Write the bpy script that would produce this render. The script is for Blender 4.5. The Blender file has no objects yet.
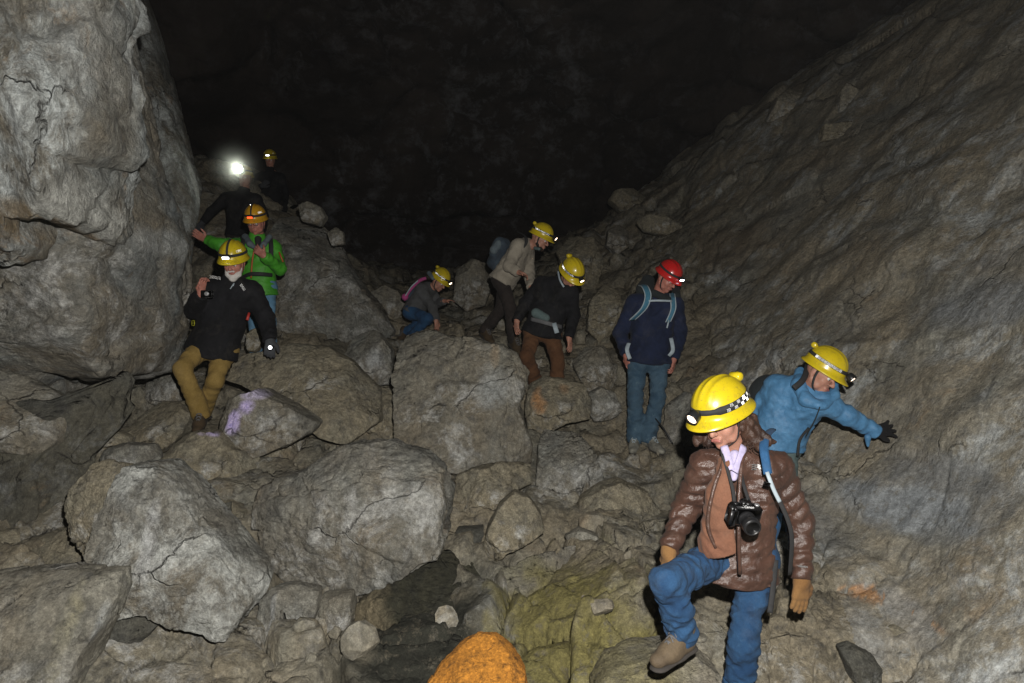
import bpy, math, random
import numpy as np
C = bpy.context.scene.collection
sc = bpy.context.scene
R = math.radians
V = lambda *a: np.array(a, dtype=float)
F = 683.0                      # focal length in pixels of the 1024 px wide frame (24 mm on 36 mm)
CAM = V(0, 0, 1.6)

# ------------------------------------------------------------------ camera, world, flash, exposure
cd = bpy.data.cameras.new('camera'); cam = bpy.data.objects.new('camera', cd); C.objects.link(cam)
cd.sensor_width = 36; cd.lens = 24.0; cd.clip_start = 0.02; cd.clip_end = 200
cam.location = CAM; cam.rotation_euler = (R(90), 0, 0)
sc.camera = cam
w = bpy.data.worlds.new('World'); sc.world = w; w.use_nodes = True
bg = w.node_tree.nodes['Background']; bg.inputs[0].default_value = (0.25, 0.3, 0.4, 1); bg.inputs[1].default_value = 0.003
ld = bpy.data.lights.new('flash', 'SPOT'); fl = bpy.data.objects.new('flash', ld); C.objects.link(fl)
ld.energy = 990; ld.spot_size = R(165); ld.spot_blend = 0.15; ld.shadow_soft_size = 0.022; ld.color = (1.0, 0.97, 0.92)
fl.location = CAM + V(0.10, 0.02, 0.24); fl.rotation_euler = (R(93), 0, R(3))
sc.view_settings.view_transform = 'Standard'; sc.view_settings.look = 'None'
sc.view_settings.exposure = 0.0; sc.view_settings.gamma = 1.0
try: sc.view_settings.use_curve_mapping = False
except Exception: pass
sc.render.engine = 'CYCLES'
sc.cycles.use_denoising = True
sc.cycles.max_bounces = 5; sc.cycles.diffuse_bounces = 3; sc.cycles.glossy_bounces = 4
sc.cycles.sample_clamp_indirect = 3.0

def P(px, py, d):
    """the point that lies d metres ahead and is seen at pixel (px, py)"""
    return V((px-512)/F*d, d, -(py-341.5)/F*d) + CAM

# ------------------------------------------------------------------ noise in numpy
def _h(i, j, k, s):
    n = (i.astype(np.int64)*374761393 + j.astype(np.int64)*668265263 + k.astype(np.int64)*2147483647 + s*1274126177) & 0xffffffff
    n = ((n ^ (n >> 13))*1274126177) & 0xffffffff
    n = ((n ^ (n >> 15))*2246822519) & 0xffffffff
    return (n ^ (n >> 16)) & 0xffffffff
def noise(p, s=0):
    i = np.floor(p).astype(np.int64); f = p - i
    u = f*f*f*(f*(f*6-15)+10)
    r = 0
    for a in (0, 1):
        for b in (0, 1):
            for c in (0, 1):
                h = _h(i[:, 0]+a, i[:, 1]+b, i[:, 2]+c, s)
                gx = ((h & 1023)/511.5-1); gy = (((h >> 10) & 1023)/511.5-1); gz = (((h >> 20) & 1023)/511.5-1)
                d = gx*(f[:, 0]-a)+gy*(f[:, 1]-b)+gz*(f[:, 2]-c)
                wx = u[:, 0] if a else 1-u[:, 0]; wy = u[:, 1] if b else 1-u[:, 1]; wz = u[:, 2] if c else 1-u[:, 2]
                r = r + d*wx*wy*wz
    return r*1.3
def fbm(p, o=4, s=0, g=.5):
    r = 0; a = 1
    for k in range(o):
        r = r + a*noise(p*(2.03**k), s+k*17); a *= g
    return r
def ridge(p, o=4, s=0):
    r = 0; a = 1
    for k in range(o):
        r = r + a*(1-np.abs(noise(p*(2.1**k), s+k*31))*2); a *= .5
    return r/1.9
def cells(p, s=0):
    """Worley cells: distances F1, F2, the nearest cell's centre and three random numbers of it"""
    i = np.floor(p).astype(np.int64)
    n = len(p); f1 = np.full(n, 9.); f2 = np.full(n, 9.); cc = np.zeros((n, 3)); rr = np.zeros((n, 3))
    for a in (-1, 0, 1):
        for b in (-1, 0, 1):
            for c in (-1, 0, 1):
                I = i[:, 0]+a; J = i[:, 1]+b; K = i[:, 2]+c
                h = _h(I, J, K, s)
                q = np.stack([I+.15+.7*(h & 1023)/1023, J+.15+.7*((h >> 10) & 1023)/1023, K+.15+.7*((h >> 20) & 1023)/1023], 1)
                d = np.sqrt(((p-q)**2).sum(1))
                m = d < f1
                f2 = np.where(m, f1, np.minimum(f2, d)); f1 = np.where(m, d, f1)
                cc[m] = q[m]
                h2 = _h(I, J, K, s+91)
                rr[m] = np.stack([(h2 & 1023)/1023, ((h2 >> 10) & 1023)/1023, ((h2 >> 20) & 1023)/1023], 1)[m]
    return f1, f2, cc, rr
def broken(p, sx, s=0, tilt=.8, crack=.6):
    """height of a surface broken into tilted flat blocks with cracks between; p scaled by sx"""
    q = p*sx
    q = q + .25*np.stack([noise(q*1.3, s+5), noise(q*1.3, s+6), noise(q*1.3, s+7)], 1)
    f1, f2, cc, rr = cells(q, s)
    n = (rr-.5)*2
    hgt = ((q-cc)*n).sum(1)*tilt + (rr[:, 0]-.5)*.5
    edge = np.clip((f2-f1)/.075, 0, 1)
    return (hgt - crack*(1-edge)**2), rr, edge

# ------------------------------------------------------------------ mesh helpers
def mesh_from(name, v, f, smooth=True):
    me = bpy.data.meshes.new(name)
    v = np.asarray(v, dtype=np.float32); 
    if isinstance(f, np.ndarray):
        k = f.shape[1]
        me.vertices.add(len(v)); me.vertices.foreach_set('co', v.ravel())
        me.loops.add(f.size); me.loops.foreach_set('vertex_index', f.astype(np.int32).ravel())
        me.polygons.add(len(f)); me.polygons.foreach_set('loop_start', np.arange(0, f.size, k, dtype=np.int32))
        me.polygons.foreach_set('loop_total', np.full(len(f), k, dtype=np.int32))
    else:
        me.from_pydata([tuple(map(float, x)) for x in v], [], [tuple(int(i) for i in x) for x in f])
    me.update(calc_edges=True); me.validate()
    me.polygons.foreach_set('use_smooth', np.full(len(me.polygons), smooth))
    return me
def base_of(o):
    b = np.zeros(3)
    while o is not None:
        b += np.array(o.location); o = o.parent
    return b
def obj(name, v, f, mat, parent=None, loc=None, smooth=True):
    """link world-space geometry as ONE mesh object, under parent or with its origin at loc"""
    v = np.asarray(v, dtype=float)
    if parent is not None: o0 = base_of(parent)
    else: o0 = v.mean(0) if loc is None else np.array(loc, dtype=float)
    me = mesh_from(name, v-o0, f, smooth)
    if mat: me.materials.append(mat)
    o = bpy.data.objects.new(name, me); C.objects.link(o)
    if parent is not None: o.parent = parent
    else: o.location = o0
    return o
def tag(o, label=None, cat=None, group=None, kind=None):
    if label: o['label'] = label
    if cat: o['category'] = cat
    if group: o['group'] = group
    if kind: o['kind'] = kind
    return o
def empty(name, loc):
    o = bpy.data.objects.new(name, None); C.objects.link(o); o.location = tuple(loc); o.empty_display_size = .1
    return o
def unit(v):
    v = np.asarray(v, float); return v/(np.linalg.norm(v)+1e-12)

# ------------------------------------------------------------------ materials
def nt(name):
    m = bpy.data.materials.new(name); m.use_nodes = True
    t = m.node_tree; b = t.nodes['Principled BSDF']; return m, t, b
def N(t, kind, **kw):
    n = t.nodes.new(kind)
    for k, v in kw.items():
        if k.startswith('i_'): n.inputs[k[2:].replace('_', ' ')].default_value = v
        else: setattr(n, k, v)
    return n
def ramp(t, src, stops):
    n = t.nodes.new('ShaderNodeValToRGB'); e = n.color_ramp.elements
    while len(e) < len(stops): e.new(.5)
    for q, (pos, col) in zip(e, stops):
        q.position = pos; q.color = (*col, 1) if len(col) == 3 else col
    t.links.new(src, n.inputs[0]); return n.outputs[0]
def mix(t, fac, a, b, mode='MIX'):
    n = t.nodes.new('ShaderNodeMix'); n.data_type = 'RGBA'; n.blend_type = mode
    for s, x in ((0, fac), (6, a), (7, b)):
        if hasattr(x, 'node'): t.links.new(x, n.inputs[s])
        elif s == 0: n.inputs[0].default_value = x
        else: n.inputs[s].default_value = (*x, 1)
    return n.outputs[2]
def math_(t, op, a, b=0.0, clamp=False):
    n = t.nodes.new('ShaderNodeMath'); n.operation = op; n.use_clamp = clamp
    for k, x in ((0, a), (1, b)):
        if hasattr(x, 'node'): t.links.new(x, n.inputs[k])
        else: n.inputs[k].default_value = x
    return n.outputs[0]
G = (1, 1, 1); K = (0, 0, 0)
def noise_n(t, vec, scale, detail=6, rough=.6, dist=0.):
    n = N(t, 'ShaderNodeTexNoise'); n.inputs['Scale'].default_value = scale; n.inputs['Detail'].default_value = detail
    n.inputs['Roughness'].default_value = rough; n.inputs['Distortion'].default_value = dist
    t.links.new(vec, n.inputs['Vector']); return n.outputs[0]
def rock_mat(name, base, tan=(0.180, 0.152, 0.108), dark=(0.07, 0.068, 0.064), white=(0.42, 0.42, 0.40), wa=.3, ta=.5, stretch=(1, 1, 1), rot=(0, 0, 0), ochre=.25, bump=1.0, rough=.88, gain=1.):
    m, t, b = nt(name)
    tc = N(t, 'ShaderNodeTexCoord').outputs['Object']
    mp = N(t, 'ShaderNodeMapping'); mp.inputs['Scale'].default_value = stretch; mp.inputs['Rotation'].default_value = rot
    t.links.new(tc, mp.inputs[0]); vec = mp.outputs[0]
    big = noise_n(t, vec, 1.3, 5, .6, .6); mid = noise_n(t, vec, 4.5, 8, .68, .8); fine = noise_n(t, vec, 28, 8, .72)
    c = mix(t, ramp(t, mid, [(.38, K), (.60, G)]), tuple(x*1.12 for x in base), tuple(x*.55 for x in base))
    big2 = noise_n(t, vec, .8, 3, .5, .3); c = mix(t, ramp(t, big2, [(.42, K), (.60, (.6,)*3)]), c, (base[0]*.62, base[1]*.68, base[2]*.76))
    tf = math_(t, 'MULTIPLY', ramp(t, big, [(.5-ta*.35, K), (.78-ta*.35, G)]), .85)
    c = mix(t, tf, c, tan)
    # blotches, pale mineral crust and ochre dust each with a shape of its own
    bl = noise_n(t, vec, 9, 10, .75, .3)
    c = mix(t, ramp(t, bl, [(.50, K), (.66, (.75,)*3)]), c, dark)
    cr = noise_n(t, vec, 3.1, 12, .78, .4)
    wz = noise_n(t, vec, .9, 3, .5); cm = math_(t, 'MULTIPLY', ramp(t, cr, [(.58-wa*.22, K), (.70-wa*.16, (.95,)*3)]), ramp(t, wz, [(.56-wa*.22, (.08,)*3), (.66-wa*.22, G)]))
    c = mix(t, cm, c, white)
    oc = noise_n(t, vec, 2.2, 7, .7, 1.2)
    c = mix(t, math_(t, 'MULTIPLY', ramp(t, oc, [(.58, K), (.70, G)]), ochre), c, (.24, .155, .075))
    at = N(t, 'ShaderNodeAttribute', attribute_name='stain_and_light')
    brk = noise_n(t, tc, 14, 8, .75)
    sf = math_(t, 'MULTIPLY', at.outputs['Alpha'], ramp(t, brk, [(.30, K), (.47, G)]))
    c = mix(t, sf, c, at.outputs['Color'])
    c = mix(t, .6*gain, c, ramp(t, fine, [(.30, (.18,)*3), (.5, (.52,)*3), (.70, (1,)*3)]), 'OVERLAY')
    spk = noise_n(t, tc, 110, 3, .8)
    c = mix(t, .38*gain, c, ramp(t, spk, [(.33, (.22,)*3), (.5, (.5,)*3), (.68, (.9,)*3)]), 'OVERLAY')
    t.links.new(c, b.inputs['Base Color']); b.inputs['Roughness'].default_value = rough
    b.inputs['Specular IOR Level'].default_value = .25
    # hairline joints
    dv = N(t, 'ShaderNodeVectorMath', operation='ADD'); t.links.new(vec, dv.inputs[0]); nz = N(t, 'ShaderNodeTexNoise'); nz.inputs['Scale'].default_value = 3.; nz.inputs['Detail'].default_value = 6; t.links.new(vec, nz.inputs['Vector'])
    sv = N(t, 'ShaderNodeVectorMath', operation='SCALE'); sv.inputs['Scale'].default_value = .45; t.links.new(nz.outputs['Color'], sv.inputs[0]); t.links.new(sv.outputs[0], dv.inputs[1])
    ck = N(t, 'ShaderNodeTexVoronoi', feature='DISTANCE_TO_EDGE'); ck.inputs['Scale'].default_value = 1.7; t.links.new(dv.outputs[0], ck.inputs['Vector'])
    cmask = math_(t, 'MULTIPLY', ramp(t, ck.outputs['Distance'], [(.0, G), (.016, K)]), ramp(t, noise_n(t, vec, 1.9, 3, .5), [(.53, K), (.61, G)]))
    c = mix(t, math_(t, 'MULTIPLY', cmask, .62), c, (.02, .018, .015)); t.links.new(c, b.inputs['Base Color'])
    pit = N(t, 'ShaderNodeTexVoronoi', feature='F1'); pit.inputs['Scale'].default_value = 34; t.links.new(vec, pit.inputs['Vector'])
    h = math_(t, 'ADD', math_(t, 'MULTIPLY', mid, 1.0), math_(t, 'MULTIPLY', fine, .42))
    h = math_(t, 'ADD', h, math_(t, 'MULTIPLY', bl, .55))
    h = math_(t, 'ADD', h, math_(t, 'MULTIPLY', pit.outputs[0], .10))
    h = math_(t, 'ADD', h, math_(t, 'MULTIPLY', spk, .11))
    h = math_(t, 'SUBTRACT', h, math_(t, 'MULTIPLY', cmask, .5))
    bp = N(t, 'ShaderNodeBump'); bp.inputs['Strength'].default_value = min(1, .72*bump); bp.inputs['Distance'].default_value = .07
    t.links.new(h, bp.inputs['Height']); t.links.new(bp.outputs[0], b.inputs['Normal'])
    return m
def cloth_mat(name, col, col2=None, rough=.85, scale=60, sheen=.2, spec=.2, bump=.25, weave=700, wear=None):
    m, t, b = nt(name)
    tc = N(t, 'ShaderNodeTexCoord').outputs['Object']
    n1 = noise_n(t, tc, 7, 6, .65, .3); n2 = noise_n(t, tc, scale, 5, .7)
    c = mix(t, ramp(t, n1, [(.38, K), (.64, G)]), col, col2 or tuple(x*.7 for x in col))
    c = mix(t, .35, c, ramp(t, n2, [(.3, (.3,)*3), (.7, (.72,)*3)]), 'OVERLAY')
    if wear:
        n3 = noise_n(t, tc, 11, 9, .8)
        c = mix(t, math_(t, 'MULTIPLY', ramp(t, n3, [(.56, K), (.68, G)]), .6), c, wear)
    c = mix(t, math_(t, 'MULTIPLY', ramp(t, noise_n(t, tc, 4.5, 9, .75, .6), [(.52, K), (.72, G)]), .15), c, (.13, .115, .09))
    t.links.new(c, b.inputs['Base Color']); b.inputs['Roughness'].default_value = rough
    b.inputs['Specular IOR Level'].default_value = spec; b.inputs['Sheen Weight'].default_value = sheen*.1
    cr = t.nodes.new('ShaderNodeTexNoise'); cr.noise_type = 'RIDGED_MULTIFRACTAL'; cr.inputs['Scale'].default_value = 9; cr.inputs['Detail'].default_value = 3; cr.inputs['Distortion'].default_value = 1.2; t.links.new(tc, cr.inputs['Vector'])
    h = math_(t, 'ADD', math_(t, 'MULTIPLY', n2, .5), math_(t, 'MULTIPLY', noise_n(t, tc, 22, 5, .6, .7), .8)); h = math_(t, 'ADD', h, math_(t, 'MULTIPLY', cr.outputs[0], .55))
    bp = N(t, 'ShaderNodeBump'); bp.inputs['Strength'].default_value = bump; bp.inputs['Distance'].default_value = .02
    t.links.new(h, bp.inputs['Height']); t.links.new(bp.outputs[0], b.inputs['Normal'])
    return m
def plain(name, col, rough=.5, metal=0., spec=.5, coat=0., var=.12, sss=0., dirt=0.):
    m, t, b = nt(name)
    tc = N(t, 'ShaderNodeTexCoord').outputs['Object']
    n = noise_n(t, tc, 35, 6, .7)
    c = mix(t, ramp(t, n, [(.35, K), (.65, G)]), col, tuple(x*(1-var*2) for x in col))
    if dirt:
        c = mix(t, math_(t, 'MULTIPLY', ramp(t, noise_n(t, tc, 13, 9, .78, .5), [(.52, K), (.68, G)]), dirt), c, (.10, .075, .045)); c = mix(t, math_(t, 'MULTIPLY', ramp(t, noise_n(t, tc, 90, 4, .7), [(.60, K), (.66, G)]), dirt), c, (.07, .055, .04))
    t.links.new(c, b.inputs['Base Color']); b.inputs['Roughness'].default_value = rough; b.inputs['Metallic'].default_value = metal
    b.inputs['Specular IOR Level'].default_value = spec; b.inputs['Coat Weight'].default_value = coat
    if sss:
        b.inputs['Subsurface Weight'].default_value = sss; b.inputs['Subsurface Radius'].default_value = (.012, .004, .002); b.inputs['Subsurface Scale'].default_value = 1.
    t.links.new(ramp(t, n, [(0, (max(rough-.12, 0),)*3), (1, (min(rough+.15, 1),)*3)]), b.inputs['Roughness'])
    return m
def lamp_mat(name, col, s):
    m, t, b = nt(name); b.inputs['Base Color'].default_value = (*col, 1)
    b.inputs['Emission Color'].default_value = (*col, 1); b.inputs['Emission Strength'].default_value = s
    return m
MR = dict(
 grey=rock_mat('grey_rock', (.235, .228, .192), wa=.42, ta=.48),
 tan=rock_mat('tan_rock', (.232, .220, .172), tan=(.222, .190, .130), wa=.28, ta=.65),
 pale=rock_mat('crusted_rock', (.250, .248, .220), white=(.50, .51, .48), wa=.70, ta=.40, bump=1.3),
 blue=rock_mat('blue_grey_rock', (.212, .214, .192), white=(.40, .40, .38), wa=.50, ta=.40),
 left=rock_mat('left_wall_rock', (.225, .240, .232), white=(.50, .53, .52), wa=.68, ta=.45, stretch=(1.15, 1.15, .72), rot=(0, R(12), 0), ochre=.7, bump=1.3),
 leftlow=rock_mat('left_wall_lower_rock', (.200, .214, .206), wa=.38, ta=.42, stretch=(.8, 1.1, 1.2), rot=(0, R(-35), 0), ochre=.3, bump=1.0),
 right=rock_mat('right_wall_rock', (.232, .220, .180), tan=(.240, .206, .148), dark=(.13, .128, .120), white=(.36, .375, .37), wa=.42, ta=.55, stretch=(1, 1, 1), ochre=.35, bump=.75),
 ground=rock_mat('ground_rock', (.225, .214, .170), tan=(.222, .188, .130), wa=.34, ta=.6),
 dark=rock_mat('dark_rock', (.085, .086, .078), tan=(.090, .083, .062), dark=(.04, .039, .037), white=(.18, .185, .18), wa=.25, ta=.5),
 black=rock_mat('painted_shadow_rock', (.032, .032, .026), tan=(.045, .042, .025), dark=(.015, .015, .013), white=(.10, .10, .085), wa=.10, ta=.5, ochre=.05),  # near-black colour stands in for the cast shadow at bottom centre
 orange=rock_mat('painted_lamplight_rock', (.30, .120, .016), tan=(.34, .14, .018), dark=(.02, .012, .006), white=(.40, .20, .05), wa=.0, ta=.6, stretch=(2.6, 2.6, 2.6), ochre=0., bump=.8),  # warm lamp light on the near rock, put into its colour
 chips=rock_mat('loose_stone_rock', (.20, .19, .15), wa=.3, ta=.5, bump=.12),
)

def ceiling_mat():
    m, t, b = nt('ceiling_rock'); tc = N(t, 'ShaderNodeTexCoord').outputs['Object']
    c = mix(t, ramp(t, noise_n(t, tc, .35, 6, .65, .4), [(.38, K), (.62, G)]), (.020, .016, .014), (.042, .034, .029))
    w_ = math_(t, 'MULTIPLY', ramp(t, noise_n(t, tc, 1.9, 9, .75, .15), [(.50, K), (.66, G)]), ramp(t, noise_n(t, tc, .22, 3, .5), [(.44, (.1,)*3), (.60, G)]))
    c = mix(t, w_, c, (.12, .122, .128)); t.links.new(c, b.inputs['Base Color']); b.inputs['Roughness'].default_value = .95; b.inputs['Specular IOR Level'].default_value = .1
    bp = N(t, 'ShaderNodeBump'); bp.inputs['Strength'].default_value = .5; bp.inputs['Distance'].default_value = .25
    t.links.new(noise_n(t, tc, 1.1, 3, .55), bp.inputs['Height']); t.links.new(bp.outputs[0], b.inputs['Normal'])
    return m
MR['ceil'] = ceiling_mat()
# ------------------------------------------------------------------ the cave: slope, right wall, ceiling
def stain_and_light(o, spots):
    """mineral stains of the rock, and painted shadow and lamp glow: spots = (world point, radius, colour, amount)"""
    me = o.data; n = len(me.vertices); co = np.empty(n*3, np.float32); me.vertices.foreach_get('co', co)
    p = co.reshape(-1, 3)+base_of(o); a = np.zeros((n, 4), np.float32)
    for c, r, col, amt in spots:
        r = np.atleast_1d(np.array(r, float))
        q = (p-np.array(c))/r
        q = q + .38*np.stack([fbm(p*4, 3, 3), fbm(p*4, 3, 4), fbm(p*4, 3, 5)], 1)
        d = np.sqrt((q**2).sum(1)); k = np.clip((1.1-d)/.5, 0, 1)*amt
        m = k > a[:, 3]; a[m, :3] = col; a[m, 3] = k[m]
    at = me.color_attributes.new('stain_and_light', 'FLOAT_COLOR', 'POINT'); at.data.foreach_set('color', a.ravel())

ANCH = [  # (px, py, depth): points of the rubble slope and of the wall it runs into
 (-300, 800, 2.6), (100, 760, 3.0), (300, 740, 3.1), (440, 800, 2.35), (640, 790, 2.75), (780, 720, 3.35), (960, 900, 2.4),
 (-100, 620, 3.9), (60, 560, 4.4), (250, 640, 4.1), (400, 640, 4.35), (560, 610, 4.25), (660, 640, 3.75), (740, 600, 4.1),
 (60, 480, 5.4), (200, 500, 5.2), (330, 480, 5.4), (480, 510, 5.2), (600, 540, 5.1), (700, 500, 5.3),
 (-60, 400, 7.2), (120, 400, 6.6), (230, 420, 6.3), (330, 400, 6.8), (460, 420, 6.6), (560, 430, 6.4), (640, 460, 6.25), (710, 440, 6.2),
 (110, 330, 9), (240, 340, 8.3), (330, 335, 8.8), (430, 338, 8.9), (500, 345, 8.0), (580, 350, 8.0), (650, 370, 7.6),
 (200, 235, 10.5), (260, 225, 11), (310, 240, 10.8), (370, 298, 11.5), (440, 296, 12.0), (520, 280, 12), (580, 270, 11.6), (630, 290, 10),
 (270, 175, 13.4), (345, 268, 14.5), (420, 275, 17), (500, 262, 16), (590, 232, 15), (300, 235, 20), (450, 275, 22), (600, 240, 22),
 (700, 390, 6.9), (700, 330, 7.9), (690, 270, 9.2), (660, 230, 11.5), (640, 192, 14.0), (700, 215, 10.4), (700, 145, 13.2), (770, 100, 11.8),
 (760, 440, 5.6), (790, 350, 6.2), (800, 250, 7.5), (790, 170, 9.4), (850, 180, 8.0), (850, 55, 10.6), (940, 5, 9.2), (900, 100, 8.2),
 (820, 560, 4.35), (860, 480, 4.7), (893, 430, 4.62), (900, 330, 5.2), (900, 230, 6.1), (1000, 100, 6.3), (1024, 200, 5.0), (1024, 340, 4.05),
 (850, 640, 3.7), (940, 600, 3.7), (1000, 480, 3.75), (900, 690, 3.3), (1024, 640, 3.15), (1100, 400, 3.4), (1200, 300, 3.4), (1200, 100, 4.3), (1100, -60, 7.0), (1300, 600, 2.4), (1300, -100, 5.3),
 (1000, -60, 9.6), (900, 30, 12.5), (800, 95, 15), (700, 165, 17), (640, 210, 19), (1100, 0, 11), (1100, 80, 15), (900, 150, 19),
]
A = np.array([P(*a) for a in ANCH])
def tps_fit(xy, z, lam=.004):
    n = len(xy); d = np.sqrt(((xy[:, None]-xy[None])**2).sum(2)); Kt = d**2*np.log(d+1e-9)
    Kt[d < 1e-9] = 0; Kt += np.eye(n)*lam*n
    Pm = np.c_[np.ones(n), xy]; M = np.r_[np.c_[Kt, Pm], np.c_[Pm.T, np.zeros((3, 3))]]
    return np.linalg.solve(M, np.r_[z, np.zeros(3)])
TW = tps_fit(A[:, :2], A[:, 2])
def hgt(xy):
    xy = np.atleast_2d(np.asarray(xy, float)); out = np.empty(len(xy)); n = len(A)
    for s in range(0, len(xy), 20000):
        q = xy[s:s+20000]; d = np.sqrt(((q[:, None]-A[None, :, :2])**2).sum(2))
        out[s:s+20000] = (d**2*np.log(d+1e-9))@TW[:n] + TW[n] + q@TW[n+1:]
    return out
JX = [(1.0, 1.9), (3.3, 1.75), (4.3, 1.95), (5.6, 2.15), (6.9, 2.1), (8, 2.3), (9.5, 2.6), (12, 3.0), (15, 3.2), (24, 4.5)]   # where wall meets slope
def build_terrain():
    ny, nx = 600, 700
    Y = 1.3*(24/1.3)**(np.arange(ny)/(ny-1)); U = np.concatenate([np.linspace(-1.15, .18, 300, endpoint=False), np.linspace(.18, 1.25, 400)])
    YY, UU = np.meshgrid(Y, U, indexing='ij'); XX = YY*UU
    xy = np.stack([XX.ravel(), YY.ravel()], 1); z = hgt(xy)
    z = z + .20*np.clip((5.9-xy[:, 1])/.8, 0, 1)*np.clip((2.2-xy[:, 0])/.5, 0, 1)*np.clip((xy[:, 1]-3.2)/.6, 0, 1)
    z = np.minimum(z, 7.5+CAM[2])
    p = np.c_[xy, z]
    jx = np.interp(xy[:, 1], [a for a, b in JX], [b for a, b in JX])
    wall = 1/(1+np.exp(-(xy[:, 0]-jx)/.25))
    Zg = z.reshape(ny, nx); gy = np.gradient(Zg, axis=0)/np.gradient(YY, axis=0); 
    gx = np.gradient(Zg, axis=1)/np.gradient(XX, axis=1); gy = gy - gx*UU*0
    n = np.stack([-gx.ravel(), -gy.ravel(), np.ones(len(z))], 1); n /= np.linalg.norm(n, axis=1)[:, None]
    b1, r1, e1 = broken(p, 1.25, 3); b2, r2, e2 = broken(p, 3.1, 11); b3, r3, e3 = broken(p, 7.5, 23, .6)
    rubble = .20*b1 + .085*b2 + .026*b3 + .05*fbm(p*2.2, 5, 2)
    # the wall: long layers that climb to the right, with few breaks
    c, s = math.cos(R(38)), math.sin(R(38))
    q = np.c_[p[:, 0]*c+p[:, 2]*s, p[:, 1], -p[:, 0]*s+p[:, 2]*c]
    w1, _, _ = broken(p*V(.9, .8, 1.0), 1.2, 33, .5, .18); w2, _, _ = broken(p, 3.6, 37, .5, .25)
    layer = ridge(q*V(.35, .6, 1.5), 5, 41)
    far = np.clip((p[:, 1]-7)/4, 0, 1)
    wl = (.05+.14*far)*w1 + .024*w2 + .004*(layer-.5) + .060*fbm(p*1.5, 6, 44) + .10*fbm(p*.7, 3, 45)
    d = rubble*(1-wall)+wl*wall
    v = p + n*d[:, None]
    idx = np.arange(ny*nx).reshape(ny, nx)
    f = np.stack([idx[:-1, :-1], idx[:-1, 1:], idx[1:, 1:], idx[1:, :-1]], 2).reshape(-1, 4)
    wf = wall[f].mean(1) > .5
    for name, sel, mat in (('ground', ~wf, MR['ground']), ('cave_wall', wf, MR['right'])):
        ff = f[sel]; used, inv = np.unique(ff, return_inverse=True)
        o = obj(name, v[used], inv.reshape(-1, 4), mat, loc=(0, 0, 0)); tag(o, kind='structure')
        sp = []
        if name == 'ground':
            globals()['GROUND'] = v[used]
            sp = [(P(420, 655, 3.85), (.48, .9, .50), (.030, .030, .023), 1.), (P(575, 640, 3.9), (.60, .9, .45), (.165, .145, .055), 1.),  # black spot paints a shadow on the ground, olive spot paints lamp glow
                  (P(680, 480, 6.1), (.18, .4, .12), (.36, .30, .40), .8)]
        else:
            sp = [(P(740, 350, 6.3), (.34, .6, .36), (.34, .36, .37), .9), (P(900, 505, 4.2), (.5, .6, .16), (.20, .215, .225), .9), (P(960, 300, 4.6), (.5, .7, .25), (.19, .20, .205), .8), (P(925, 480, 4.0), (.6, .6, .14), (.15, .155, .155), .8),
                  (P(800, 510, 4.6), (.25, .6, .4), (.13, .13, .125), .7), (P(985, 235, 4.8), (.22, .5, .3), (.16, .165, .17), .8),
                  (P(850, 640, 3.7), (.25, .3, .15), (.20, .2, .19), .7), (P(855, 582, 4.1), (.22, .8, .03), (.36, .18, .07), .8), (P(880, 600, 4.0), (.18, .4, .09), (.25, .13, .06), .8),
                  (P(700, 250, 9.5), (.9, 1.5, .5), (.14, .11, .075), .6), (P(905, 620, 3.7), (.12, .3, .16), (.24, .235, .22), .7)]
        stain_and_light(o, sp)
build_terrain()

def build_ceiling():
    nu, nv = 260, 200
    th = np.linspace(R(-78), R(78), nu); ph = np.linspace(R(-6), R(100), nv)
    TH, PH = np.meshgrid(th, ph, indexing='ij')
    rx, ry, rz = 15, 18, 10
    p = np.stack([rx*np.sin(TH)*np.cos(PH), ry*np.cos(TH)*np.cos(PH)+1, rz*np.sin(PH)+1.0], 2).reshape(-1, 3)
    n = p-V(0, 1, 0); n /= np.linalg.norm(n, axis=1)[:, None]
    b, _, _ = broken(p, .45, 71); b2, _, _ = broken(p, 1.3, 73)
    p = p - n*(.7*b+.22*b2+.5*fbm(p*.5, 4, 75))[:, None]
    idx = np.arange(nu*nv).reshape(nu, nv)
    f = np.stack([idx[:-1, :-1], idx[1:, :-1], idx[1:, 1:], idx[:-1, 1:]], 2).reshape(-1, 4)
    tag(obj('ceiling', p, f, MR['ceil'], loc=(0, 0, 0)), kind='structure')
build_ceiling()

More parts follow.
